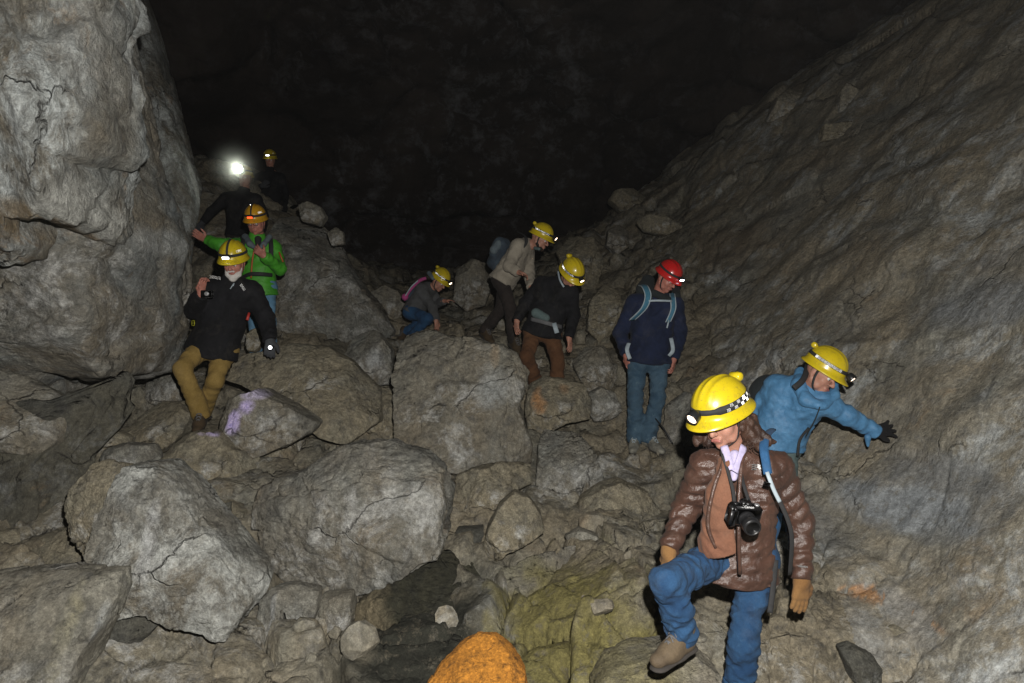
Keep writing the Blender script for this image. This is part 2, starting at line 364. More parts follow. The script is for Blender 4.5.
# ------------------------------------------------------------------ boulders
_ico = {}
def ico(k):
    if k not in _ico:
        import bmesh
        bm = bmesh.new(); bmesh.ops.create_icosphere(bm, subdivisions=k, radius=1)
        _ico[k] = (np.array([v.co[:] for v in bm.verts]), np.array([[q.index for q in f.verts] for f in bm.faces])); bm.free()
    return _ico[k]
def boulder(name, label, poly, D, T, mat='grey', tilt=(0, .25), seed=1, facets=7, rough=1.0, sub=6, e=.50, spots=(), lay=None, cat='boulder', group=None, hlo=.60, kind=None, fit=1., flute=0.):
    """a rock whose outline is poly (pixels, seen at depth D) and whose half thickness is T metres; its front is cut into flat faces"""
    rng = np.random.RandomState(seed)
    pp = np.array([P(x, y, D) for x, y in poly])
    # centroid of the outline area
    x, z = pp[:, 0], pp[:, 2]; cr = x*np.roll(z, -1)-np.roll(x, -1)*z; ar = cr.sum()/2
    cx = ((x+np.roll(x, -1))*cr).sum()/(6*ar); cz = ((z+np.roll(z, -1))*cr).sum()/(6*ar)
    D2 = D+.35*T*fit; c = V(cx*D2/D, D2, CAM[2]+(cz-CAM[2])*D2/D)      # the widest section stands a little behind the front
    n = 360; ang = np.arange(n)/n*2*np.pi-np.pi; rad = np.zeros(n)
    a = pp[:, [0, 2]]-V(cx, cz); b = np.roll(a, -1, 0)
    for k in range(n):
        dx, dz = math.cos(ang[k]), math.sin(ang[k]); best = 0
        for (x1, z1), (x2, z2) in zip(a, b):
            ex, ez = x2-x1, z2-z1; den = dx*ez-dz*ex
            if abs(den) < 1e-12: continue
            t = (x1*ez-z1*ex)/den; u = (x1*dz-z1*dx)/den
            if -1e-6 <= u <= 1+1e-6 and t > best: best = t
        rad[k] = best*(1-.25*T/D*fit)
    d, f = ico(sub)
    w_ = R(1); s = np.sqrt(d[:, 0]**2+d[:, 2]**2); phi = np.arctan2(d[:, 2], d[:, 0])
    rr = np.interp(phi, np.r_[ang, ang[0]+2*np.pi], np.r_[rad, rad[0]])
    S = np.clip(s, 1e-6, 1)**e; dep = np.sign(d[:, 1])*np.abs(d[:, 1])**.62*T
    p = np.stack([np.cos(phi)*S*rr, dep, np.sin(phi)*S*rr], 1)
    # flat faces: cut with planes whose normals look forward and sideways
    L = math.sqrt(abs(ar)/math.pi)
    facets += 5
    for k in range(3 if fit else 0):          # the large broken faces
        nn = unit([rng.uniform(-.42, .42), -1, rng.uniform(-.25, .48)]); q = p@nn; ex = np.clip(q-q.max()*rng.uniform(.56, .78), 0, None); p = p-nn*(ex*.96)[:, None]
    for k in range(facets):
        nn = unit([rng.normal(0, .55), -1 if k < facets*.75 else rng.normal(0, .8), rng.normal(.15, .55)])
        if k >= facets*.75: nn = unit([nn[0], abs(nn[1]), nn[2]]); nn[1] *= rng.choice([-1, 1])
        nn = unit(V(nn[0], nn[1]/max(abs(nn[1]), 1e-6)*max(abs(nn[1]), .62), nn[2]))
        q = p@nn; h = q.max()*rng.uniform(hlo, .90); ex = np.clip(q-h, 0, None)
        # a broken, not a sawn, face
        p = p - nn*(ex*.93)[:, None]
    p[:, 1] += tilt[0]*p[:, 0] + tilt[1]*p[:, 2]
    wv = p + c
    nrm = p/ (np.linalg.norm(p, axis=1)[:, None]+1e-9); nrm = nrm*V(.8, 1.6, .8); nrm /= np.linalg.norm(nrm, axis=1)[:, None]
    q = wv
    if lay is not None:
        al = R(lay[0]); cc, ss = math.cos(al), math.sin(al)
        q = np.c_[(wv[:, 0]*cc+wv[:, 2]*ss)*lay[1], wv[:, 1]*lay[2], (-wv[:, 0]*ss+wv[:, 2]*cc)*lay[3]]
    A_ = min(L, 1.2)
    b1, _, _ = broken(q, 1.6/A_, seed, .6); b2, _, _ = broken(q, 4.6/A_, seed+5, .5)
    b3, _, _ = broken(q, 11/A_, seed+8, .6)
    disp = rough*(.060*A_*b1 + .030*A_*b2 + .010*A_*b3 + .018*A_*fbm(q*2.4/A_, 5, seed) + .016*fbm(q*9, 4, seed+9) + .006*ridge(q*16, 3, seed+3))
    if flute: disp = disp + flute*(ridge(np.c_[wv[:, 0]*1.9+wv[:, 2]*.45, wv[:, 1]*1.2, wv[:, 2]*.55], 4, seed+2)-.5)
    p = p + nrm*disp[:, None]
    o = obj(name, p+c, f, MR[mat], loc=c)
    if kind: tag(o, kind=kind)
    else: tag(o, label, cat, group)
    stain_and_light(o, [(P(*s_[0]), *s_[1:]) for s_ in spots])
    return o
PUR = (.50, .42, .72)
# left wall masses
boulder('rock_outcrop', 'dim receding rock face of the left wall behind the headlamp glare', [(50, -200), (138, 10), (165, 95), (182, 145), (196, 180), (208, 225), (212, 300), (190, 345), (120, 360), (40, 200)], 9.2, 1.0, 'left', (-.3, .1), 101, 6, .8, cat='rock wall', fit=0)
boulder('rock_outcrop', 'big smooth grey overhanging rock face of the left wall', [(-330, 60), (-60, 20), (90, 60), (150, -140), (151, -20), (156, 20), (163, 60), (168, 100), (173, 150), (179, 190), (192, 225), (192, 256), (183, 290), (182, 326), (170, 350), (160, 372), (126, 378), (104, 364), (88, 383), (75, 404), (69, 421), (50, 452), (-60, 480), (-330, 500)], 5.6, 1.35, 'leftlow', (-.30, -.30), 102, 6, .95, sub=7, e=.55, lay=(35, .7, 1, 1.4), flute=.10, cat='rock wall', fit=0,
  spots=[((170, 245, 5.2), (.14, .8, .12), (.30, .31, .30), .8), ((60, 200, 4.8), (.3, .8, .2), (.10, .10, .095), .6)])
boulder('rock_outcrop', 'pale blue and ochre crusted rock bulge hanging at the upper left', [(-380, -260), (60, -260), (110, -120), (128, -40), (150, 20), (150, 90), (146, 150), (128, 185), (121, 225), (106, 236), (76, 235), (69, 225), (54, 253), (38, 258), (0, 262), (-380, 300)], 4.45, .85, 'left', (-.32, -.12), 103, 8, 1.7, sub=7, e=.5, lay=(8, 1.35, 1, .75), flute=.24, cat='rock wall', fit=0,
  spots=[((10, 60, 3.9), (.3, .6, .45), (.33, .36, .36), .8), ((100, 215, 4.1), (.25, .6, .18), (.36, .36, .33), .9), ((30, 220, 3.9), (.3, .6, .12), (.17, .12, .06), .8), ((60, 110, 4), (.12, .6, .4), (.20, .15, .08), .7), ((110, 60, 4.1), (.12, .6, .5), (.30, .30, .28), .6)])
boulder('rock_outcrop', 'pale flat rock flake under the ochre bulge at the left edge', [(-250, 240), (0, 258), (25, 266), (50, 258), (46, 275), (24, 287), (0, 291), (-250, 330)], 4.6, .45, 'left', (0, 0), 104, 4, .7, e=.5, cat='rock wall', fit=0)
boulder('rock_outcrop', 'tan rough rock ledge hanging low at the left edge', [(-200, 370), (0, 372), (40, 392), (62, 408), (66, 438), (50, 454), (30, 446), (-200, 470)], 4.7, .5, 'grey', (0, -.2), 105, 6, 1.1, e=.5, cat='rock wall', fit=0)
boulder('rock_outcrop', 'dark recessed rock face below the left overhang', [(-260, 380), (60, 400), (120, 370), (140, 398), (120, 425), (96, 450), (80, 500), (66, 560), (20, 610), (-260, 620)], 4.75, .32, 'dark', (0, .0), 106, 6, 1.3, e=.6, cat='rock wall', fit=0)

B = boulder
B('boulder', 'large white crusted boulder leaning at the lower left', [(118, 463), (150, 462), (176, 481), (206, 515), (236, 549), (263, 577), (267, 586), (262, 602), (246, 627), (238, 628), (214, 618), (190, 612), (170, 602), (140, 603), (118, 597), (108, 580), (103, 545), (105, 505)], 3.75, .36, 'pale', (.12, .28), 7, 0, 1.1, 7, e=.40, hlo=.78, spots=[((172, 540, 3.4), (.05, .4, .22), (.20, .15, .07), 1.), ((215, 590, 3.4), (.12, .4, .10), (.14, .14, .135), .9), ((118, 540, 3.4), (.07, .4, .35), (.60, .61, .61), .8), ((195, 500, 3.4), (.12, .4, .05), (.22, .20, .16), .8)])
B('boulder', 'ragged brown rock shoulder on the left of the white crusted boulder', [(67, 516), (68, 492), (84, 466), (92, 462), (122, 463), (128, 520), (118, 590), (100, 576), (94, 553), (76, 532)], 3.85, .3, 'tan', (0, .3), 8, 7, 1.3)
B('boulder', 'broad streaked rock block in the bottom left corner', [(-120, 590), (0, 581), (36, 580), (70, 582), (98, 584), (104, 604), (98, 628), (88, 652), (76, 690), (56, 760), (-120, 780)], 3.15, .34, 'grey', (.1, .45), 15, 6, .9, 7, e=.5, spots=[((45, 640, 2.9), (.08, .5, .35), (.42, .45, .46), 1.), ((72, 615, 2.9), (.03, .5, .18), (.34, .23, .10), 1.), ((20, 583, 3.1), (.3, .5, .05), (.33, .25, .14), .9), ((8, 650, 2.9), (.08, .5, .35), (.32, .29, .18), .9), ((90, 640, 2.9), (.05, .5, .2), (.14, .145, .14), .8)])
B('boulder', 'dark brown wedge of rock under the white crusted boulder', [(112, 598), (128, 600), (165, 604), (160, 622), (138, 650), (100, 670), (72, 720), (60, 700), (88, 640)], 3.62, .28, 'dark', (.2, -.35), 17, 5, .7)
B('boulder', 'rounded tan boulder behind the bottom left block', [(24, 564), (34, 541), (50, 532), (66, 529), (90, 547), (108, 572), (100, 592), (60, 592), (22, 590)], 4.1, .3, 'tan', (0, .4), 18, 5, .6)
B('boulder', 'small tan rock at the left edge above the corner block', [(-30, 535), (4, 533), (12, 545), (12, 570), (-30, 590)], 4.2, .2, 'tan', (0, .3), 19, 5, .7, sub=5)
B('boulder', 'big round white topped boulder left of centre', [(246, 495), (262, 478), (290, 474), (318, 456), (334, 446), (362, 441), (392, 440), (402, 446), (430, 452), (450, 468), (456, 492), (455, 530), (450, 548), (437, 552), (415, 568), (380, 583), (345, 592), (318, 596), (295, 588), (274, 572), (256, 548), (248, 525)], 4.35, .5, 'blue', (0, .22), 21, 4, 1.0, 7, e=.42, hlo=.62, spots=[((300, 478, 3.9), (.22, .4, .17), (.48, .48, .45), 1.), ((380, 455, 4.0), (.4, .5, .1), (.30, .28, .24), .9), ((345, 520, 3.8), (.3, .4, .11), (.27, .20, .13), .9), ((330, 552, 3.8), (.2, .4, .08), (.10, .10, .095), .7), ((395, 490, 3.8), (.22, .4, .12), (.33, .33, .32), .6)])
B('boulder', 'largest upright slab of grey rock in the centre below the crouching caver', [(398, 331), (412, 325), (428, 326), (445, 333), (474, 334), (486, 340), (505, 343), (521, 352), (530, 372), (526, 395), (522, 405), (534, 440), (534, 464), (500, 464), (470, 469), (453, 468), (420, 458), (400, 450), (396, 420), (391, 380), (390, 352)], 5.75, .50, 'grey', (.05, .42), 22, 1, .9, 7, e=.42, hlo=.82, spots=[((490, 385, 5.4), (.18, .5, .22), (.27, .28, .27), .9), ((425, 335, 5.8), (.12, .3, .14), (.26, .24, .2), .6), ((495, 345, 5.7), (.06, .4, .22), (.28, .22, .15), .7)])
B('boulder', 'triangular grey boulder with a purple white streak on its left edge', [(217, 432), (220, 412), (232, 398), (256, 388), (262, 392), (290, 405), (320, 424), (312, 434), (290, 445), (264, 456), (240, 446)], 5.3, .35, 'grey', (.1, .35), 25, 0, .9, e=.40, hlo=.8, spots=[((226, 425, 5.1), (.06, .4, .10), PUR, 1.), ((235, 408, 5.05), (.07, .4, .09), PUR, 1.), ((250, 395, 5.2), (.12, .4, .05), (.42, .38, .50), 1.)])
B('boulder', 'flat sloping slab beside the hand of the caver in black', [(227, 380), (230, 362), (240, 352), (262, 350), (285, 342), (320, 345), (350, 362), (382, 392), (386, 420), (360, 440), (336, 434), (322, 423), (296, 404), (262, 391), (245, 384)], 5.95, .36, 'tan', (.08, .7), 26, 1, .7, 7, e=.42, hlo=.75)
B('boulder', 'tan rock with a purple top under the boots of the caver in black', [(150, 470), (164, 452), (178, 436), (196, 430), (216, 434), (232, 448), (258, 460), (262, 470), (240, 488), (224, 502), (202, 502), (184, 486), (170, 477)], 4.95, .36, 'tan', (0, .4), 27, 7, .9, spots=[((195, 438, 4.8), (.17, .4, .04), PUR, 1.), ((222, 444, 4.8), (.10, .4, .05), PUR, 1.), ((244, 458, 4.8), (.07, .4, .10), (.44, .39, .52), 1.)])
B('boulder', 'small grey boulder against the left wall behind the tan trousers', [(144, 384), (150, 368), (165, 362), (184, 372), (196, 398), (184, 408), (160, 404), (148, 396)], 6.4, .26, 'blue', (0, .2), 28, 6, .7)
B('boulder', 'thin pointed stone lying in the hollow below the left wall', [(89, 428), (92, 423), (110, 430), (128, 437), (128, 446), (100, 444), (90, 440)], 5.35, .14, 'tan', (0, .3), 29, 5, .8, sub=5)
B('boulder', 'brown sloping rock left of the tan trouser legs', [(124, 432), (136, 414), (150, 402), (176, 402), (192, 414), (188, 432), (168, 450), (140, 462), (120, 456)], 5.6, .3, 'tan', (0, .4), 30, 6, .8)
B('boulder', 'small rock in the hollow above the white crusted boulder', [(96, 452), (120, 444), (148, 446), (156, 462), (140, 478), (104, 476)], 4.9, .22, 'blue', (0, .3), 31, 5, .9, sub=5)
B('boulder', 'leaf shaped grey stone right of the white crusted boulder tip', [(256, 602), (270, 590), (292, 588), (316, 596), (317, 612), (308, 636), (296, 652), (286, 662), (270, 640), (260, 622)], 3.95, .22, 'blue', (.1, .2), 32, 5, .6, spots=[((262, 622, 3.8), (.03, .3, .16), (.30, .31, .31), .8)])
B('boulder', 'square brown grey stone under the round boulder', [(318, 598), (350, 596), (354, 612), (350, 634), (336, 638), (318, 626)], 4.05, .2, 'grey', (0, .2), 33, 5, .6, sub=5)
B('boulder', 'smooth tan chip between the two large left boulders', [(206, 508), (224, 502), (246, 512), (250, 540), (238, 548), (224, 535)], 4.6, .2, 'tan', (0, .4), 34, 5, .6, sub=5)
B('boulder', 'tiny dark red chip in the gap beside the round boulder', [(218, 505), (229, 503), (230, 513), (221, 513)], 4.35, .05, 'dark', (0, .2), 35, 4, .5, sub=4)
B('boulder', 'tan ledge rock with painted shadow below the right side of the round boulder', [(352, 606), (372, 592), (400, 578), (436, 560), (450, 556), (462, 570), (462, 600), (448, 640), (420, 690), (400, 760), (345, 760), (346, 660)], 4.0, .34, 'black', (.05, .3), 36, 6, .8, 7, e=.5, spots=[((352, 660, 3.7), (.16, .6, .5), (.15, .125, .08), 1.), ((440, 566, 3.8), (.25, .5, .05), (.17, .14, .09), .8)])  # near black is painted shadow; the tan spots are the rock's own
B('boulder', 'rock with painted olive shadow at bottom centre', [(436, 575), (462, 560), (484, 566), (500, 600), (512, 650), (500, 740), (430, 760), (416, 660)], 4.2, .34, 'black', (0, .15), 37, 7, .9, spots=[((500, 640, 3.8), (.25, .5, .35), (.06, .062, .03), .8)])  # black and olive both paint the shadow that falls here
B('boulder', 'smooth tan triangular rock right of the round boulder', [(480, 552), (488, 525), (498, 507), (515, 494), (530, 500), (542, 515), (546, 532), (530, 538), (505, 548), (497, 556), (484, 562)], 4.55, .28, 'tan', (.1, .4), 38, 5, .55)
B('boulder', 'broad slab with painted olive lamp glow right of bottom centre', [(480, 560), (500, 548), (524, 536), (548, 530), (575, 545), (598, 556), (604, 590), (612, 640), (606, 720), (560, 760), (520, 720), (504, 660), (486, 600)], 4.2, .26, 'grey', (-.1, .3), 39, 8, .9, 7, e=.4, spots=[((540, 640, 3.9), (.55, .7, .40), (.150, .132, .050), .95), ((585, 650, 3.9), (.2, .5, .2), (.18, .155, .060), .9), ((505, 650, 3.9), (.12, .5, .4), (.045, .045, .028), .8)])  # olive spots paint yellow lamp glow, the dark one the shadow's edge
B('boulder', 'brown pitted rock between the central slab and the tan triangle', [(454, 478), (470, 470), (500, 465), (534, 466), (534, 486), (512, 494), (498, 508), (486, 528), (458, 530), (454, 505)], 5.1, .3, 'tan', (0, .3), 40, 8, 1.3)
B('boulder', 'small dark square stone under the pitted brown rock', [(456, 530), (484, 528), (480, 552), (480, 566), (462, 566), (452, 550)], 4.75, .2, 'dark', (0, .1), 41, 5, .6, sub=5)
B('boulder', 'tall grey ribbed rock right of the central slab', [(536, 470), (540, 440), (550, 424), (566, 418), (580, 432), (594, 450), (606, 480), (604, 508), (590, 522), (570, 530), (548, 512), (534, 492)], 5.4, .35, 'blue', (0, .45), 42, 8, 1.2, 7, spots=[((560, 450, 5.1), (.12, .4, .25), (.25, .255, .25), .8)])
B('boulder', 'orange stained rock under the caver in brown trousers', [(524, 402), (530, 384), (545, 376), (562, 378), (584, 384), (594, 400), (590, 418), (566, 422), (546, 430), (538, 452), (526, 430)], 6.35, .34, 'tan', (0, .4), 43, 7, .9, spots=[((540, 392, 6.1), (.09, .4, .24), (.36, .17, .06), 1.), ((566, 388, 6.1), (.10, .4, .1), (.30, .16, .07), .9)])
B('boulder', 'small grey block behind the boots of the caver in jeans', [(588, 394), (602, 387), (614, 392), (622, 410), (614, 420), (594, 422), (586, 410)], 6.6, .2, 'blue', (0, .3), 44, 6, .9, sub=5)
B('boulder', 'flat ledge the caver with the red helmet stands on', [(594, 474), (606, 464), (622, 460), (650, 461), (672, 461), (696, 468), (712, 486), (700, 506), (664, 500), (630, 492), (604, 488)], 6.15, .42, 'grey', (0, .9), 45, 5, .7, 7, hlo=.8, spots=[((668, 474, 5.8), (.13, .4, .09), (.35, .31, .40), .8)])
B('boulder', 'tan boulder left of the knee of the woman in brown', [(572, 524), (580, 502), (602, 488), (622, 482), (650, 494), (662, 508), (656, 536), (640, 552), (622, 562), (612, 556), (600, 540)], 4.95, .36, 'tan', (0, .4), 46, 8, 1.0, 7, spots=[((620, 510, 4.6), (.2, .4, .14), (.30, .30, .27), .7)])
B('boulder', 'pale chip of rock left of the knee of the woman in brown', [(565, 538), (580, 530), (597, 536), (606, 548), (600, 560), (582, 556), (570, 548)], 4.55, .16, 'grey', (0, .3), 47, 5, .6, sub=5, spots=[((585, 545, 4.4), (.2, .3, .12), (.28, .27, .23), .8)])
B('boulder', 'grey slab right of the red helmeted caver and his boots', [(664, 432), (668, 408), (690, 392), (716, 400), (744, 440), (744, 476), (716, 476), (692, 460), (672, 448)], 6.15, .3, 'blue', (.1, .4), 48, 6, .7)
B('boulder', 'grey brown rock under the lifted boot of the woman', [(590, 700), (608, 680), (636, 671), (668, 668), (704, 664), (728, 680), (734, 760), (584, 760)], 2.98, .32, 'grey', (0, .9), 49, 6, .8, 7, hlo=.8, spots=[((620, 690, 3), (.35, .6, .3), (.16, .14, .06), .7)])  # olive spot: lamp glow painted onto the rock
B('boulder', 'rock behind the raised leg of the woman', [(600, 600), (616, 560), (650, 546), (700, 560), (716, 600), (712, 650), (690, 680), (620, 680)], 4.3, .4, 'grey', (0, .3), 50, 8, 1.0, 7, e=.4, spots=[((625, 640, 4), (.3, .6, .3), (.16, .14, .06), .75)])  # its olive spot continues the painted lamp glow
B('boulder', 'rock painted in orange lamp light poking up at the bottom centre', [(418, 700), (436, 676), (456, 660), (476, 648), (496, 648), (514, 660), (526, 676), (532, 700), (510, 760), (430, 760)], 2.6, .16, 'orange', (0, .5), 51, 7, .6, 7)  # orange is lamp light painted as rock colour
B('boulder', 'flat pale rock behind the right glove of the woman', [(760, 606), (776, 584), (810, 574), (846, 584), (866, 600), (846, 622), (800, 630), (766, 626)], 4.2, .3, 'tan', (0, .6), 52, 6, .7, 7, spots=[((825, 582, 4.1), (.3, .5, .035), (.36, .17, .06), .8)])
B('boulder', 'small dark broken stone near the bottom right', [(844, 652), (856, 648), (872, 655), (880, 668), (878, 690), (852, 680)], 3.4, .12, 'dark', (0, .2), 53, 6, .8, sub=5)
B('boulder', 'wide low rock along the bottom right edge', [(872, 668), (888, 650), (926, 646), (970, 652), (1024, 648), (1120, 660), (1120, 780), (900, 780), (884, 710)], 3.25, .3, 'tan', (-.2, .5), 54, 7, .9, 7, e=.5)
B('boulder', 'tan block at the bottom edge right of the woman', [(752, 660), (776, 636), (806, 630), (836, 650), (848, 690), (840, 760), (750, 760)], 3.6, .3, 'tan', (0, .4), 55, 7, .9, 7)
# the heap behind the left cavers
B('rock_outcrop', 'tall dim heap of rock behind the caver in green', [(262, 205), (274, 198), (288, 196), (304, 206), (318, 218), (334, 240), (346, 262), (362, 285), (382, 306), (398, 332), (392, 362), (350, 366), (300, 350), (262, 340), (254, 270)], 8.6, .9, 'blue', (0, .35), 60, 9, 1.1, 7, cat='rock heap')
B('boulder', 'square block on top of the dim heap', [(297, 204), (308, 201), (320, 206), (326, 216), (320, 226), (304, 222)], 8.5, .25, 'grey', (0, 0), 61, 7, .7, sub=5)
B('boulder', 'small knob of rock on the right shoulder of the dim heap', [(326, 232), (336, 226), (343, 232), (344, 244), (332, 246)], 8.5, .16, 'grey', (0, 0), 62, 6, .7, sub=5)
B('boulder', 'rounded pale boulder left of the crouching caver', [(366, 305), (371, 291), (384, 284), (398, 290), (408, 306), (404, 324), (384, 326), (370, 318)], 9.8, .4, 'grey', (0, .2), 63, 6, .6)
B('boulder', 'white faced rock left of the large central slab', [(338, 366), (346, 340), (362, 326), (378, 332), (392, 350), (394, 384), (366, 388), (344, 378)], 7.0, .35, 'blue', (0, .3), 64, 7, .9, spots=[((372, 360, 6.7), (.14, .4, .25), (.30, .31, .31), .9)])
B('boulder', 'brown rock in the gap between slab and flat slope', [(334, 400), (350, 388), (386, 388), (396, 404), (396, 440), (372, 446), (346, 436)], 6.1, .3, 'tan', (0, .4), 65, 7, .9)
B('boulder', 'dim pale block right of the crouching caver', [(452, 300), (456, 268), (470, 258), (486, 262), (492, 285), (486, 306), (466, 312)], 10.2, .4, 'grey', (0, .2), 66, 7, .7)
B('boulder', 'block on the skyline left of the right wall', [(608, 200), (614, 190), (634, 187), (650, 196), (646, 210), (620, 212)], 12.8, .5, 'tan', (0, .2), 67, 7, .6, sub=5)
B('boulder', 'round pale stone on the slope above the red helmet', [(606, 246), (608, 230), (620, 222), (630, 230), (628, 248), (616, 256)], 11.2, .3, 'grey', (0, .2), 68, 6, .6, sub=5)
B('boulder', 'flat tan slab on the slope above the red helmet', [(636, 222), (648, 214), (676, 220), (684, 228), (666, 236), (644, 232)], 10.6, .3, 'tan', (0, .4), 69, 6, .6, sub=5)
B('boulder', 'dim rock leaning right of the cream sweater caver', [(556, 250), (572, 232), (594, 236), (604, 262), (596, 292), (570, 296)], 10.6, .4, 'tan', (0, .3), 70, 8, .9)
B('boulder', 'dim rock beside the shoulder of the red helmeted caver', [(590, 300), (606, 282), (622, 290), (620, 330), (600, 346), (586, 330)], 8.4, .3, 'tan', (0, .4), 71, 8, .9)
B('boulder', 'low rock between the brown trousers and the navy jacket', [(572, 362), (584, 346), (606, 346), (618, 366), (612, 392), (584, 392)], 7.3, .3, 'grey', (0, .4), 72, 8, .9)
B('boulder', 'upright block high on the crest of the right wall', [(838, 112), (842, 90), (852, 74), (863, 82), (869, 104), (866, 120), (846, 122)], 9.3, .3, 'right', (0, .2), 73, 7, .8)
B('boulder', 'knobbly pale ledge under the upright crest block', [(820, 142), (824, 124), (850, 120), (880, 112), (890, 120), (870, 134), (846, 140)], 8.9, .25, 'tan', (0, .3), 74, 8, 1.2)
B('boulder', 'dark hanging block at the left end of the crest', [(769, 118), (776, 98), (792, 84), (806, 92), (814, 108), (796, 128), (780, 128)], 10.6, .4, 'right', (0, .2), 75, 8, .9)
B('boulder', 'tan rock wedge between the two cavers at the left', [(248, 345), (250, 325), (258, 322), (266, 340), (258, 352), (252, 352)], 6.9, .15, 'tan', (0, .2), 76, 5, .5, sub=5)

def rubble():
    rng = np.random.RandomState(77); g = GROUND; u = g[:, 0]/g[:, 1]
    ok = np.where((g[:, 1] > 2.6) & (g[:, 1] < 10) & (np.abs(u) < .85))[0]
    pick = rng.choice(ok, 260, replace=False); d, f = ico(2); vs = []; fs = []; n = 0
    for i in pick:
        s = .015*math.exp(rng.normal(.35, .6))*(.6+g[i, 1]/7); s = min(s, .11); q = d.copy()
        for k in range(7):
            nn = unit(rng.normal(0, 1, 3)); h = (q@nn); q = q-nn*np.clip(h-rng.uniform(.45, .8), 0, None)[:, None]
        q = q*V(*rng.uniform(.6, 1.3, 3))*s; a = rng.uniform(0, 6.28); c_, s_ = math.cos(a), math.sin(a)
        q = np.c_[q[:, 0]*c_-q[:, 1]*s_, q[:, 0]*s_+q[:, 1]*c_, q[:, 2]]
        vs.append(q+g[i]+V(0, 0, s*.35)); fs.append(f+n); n += len(q)
    ob_ = tag(obj('rubble', np.concatenate(vs), np.concatenate(fs), MR['chips'], loc=(0, 0, 0), smooth=False), kind='stuff'); stain_and_light(ob_, [])
rubble()
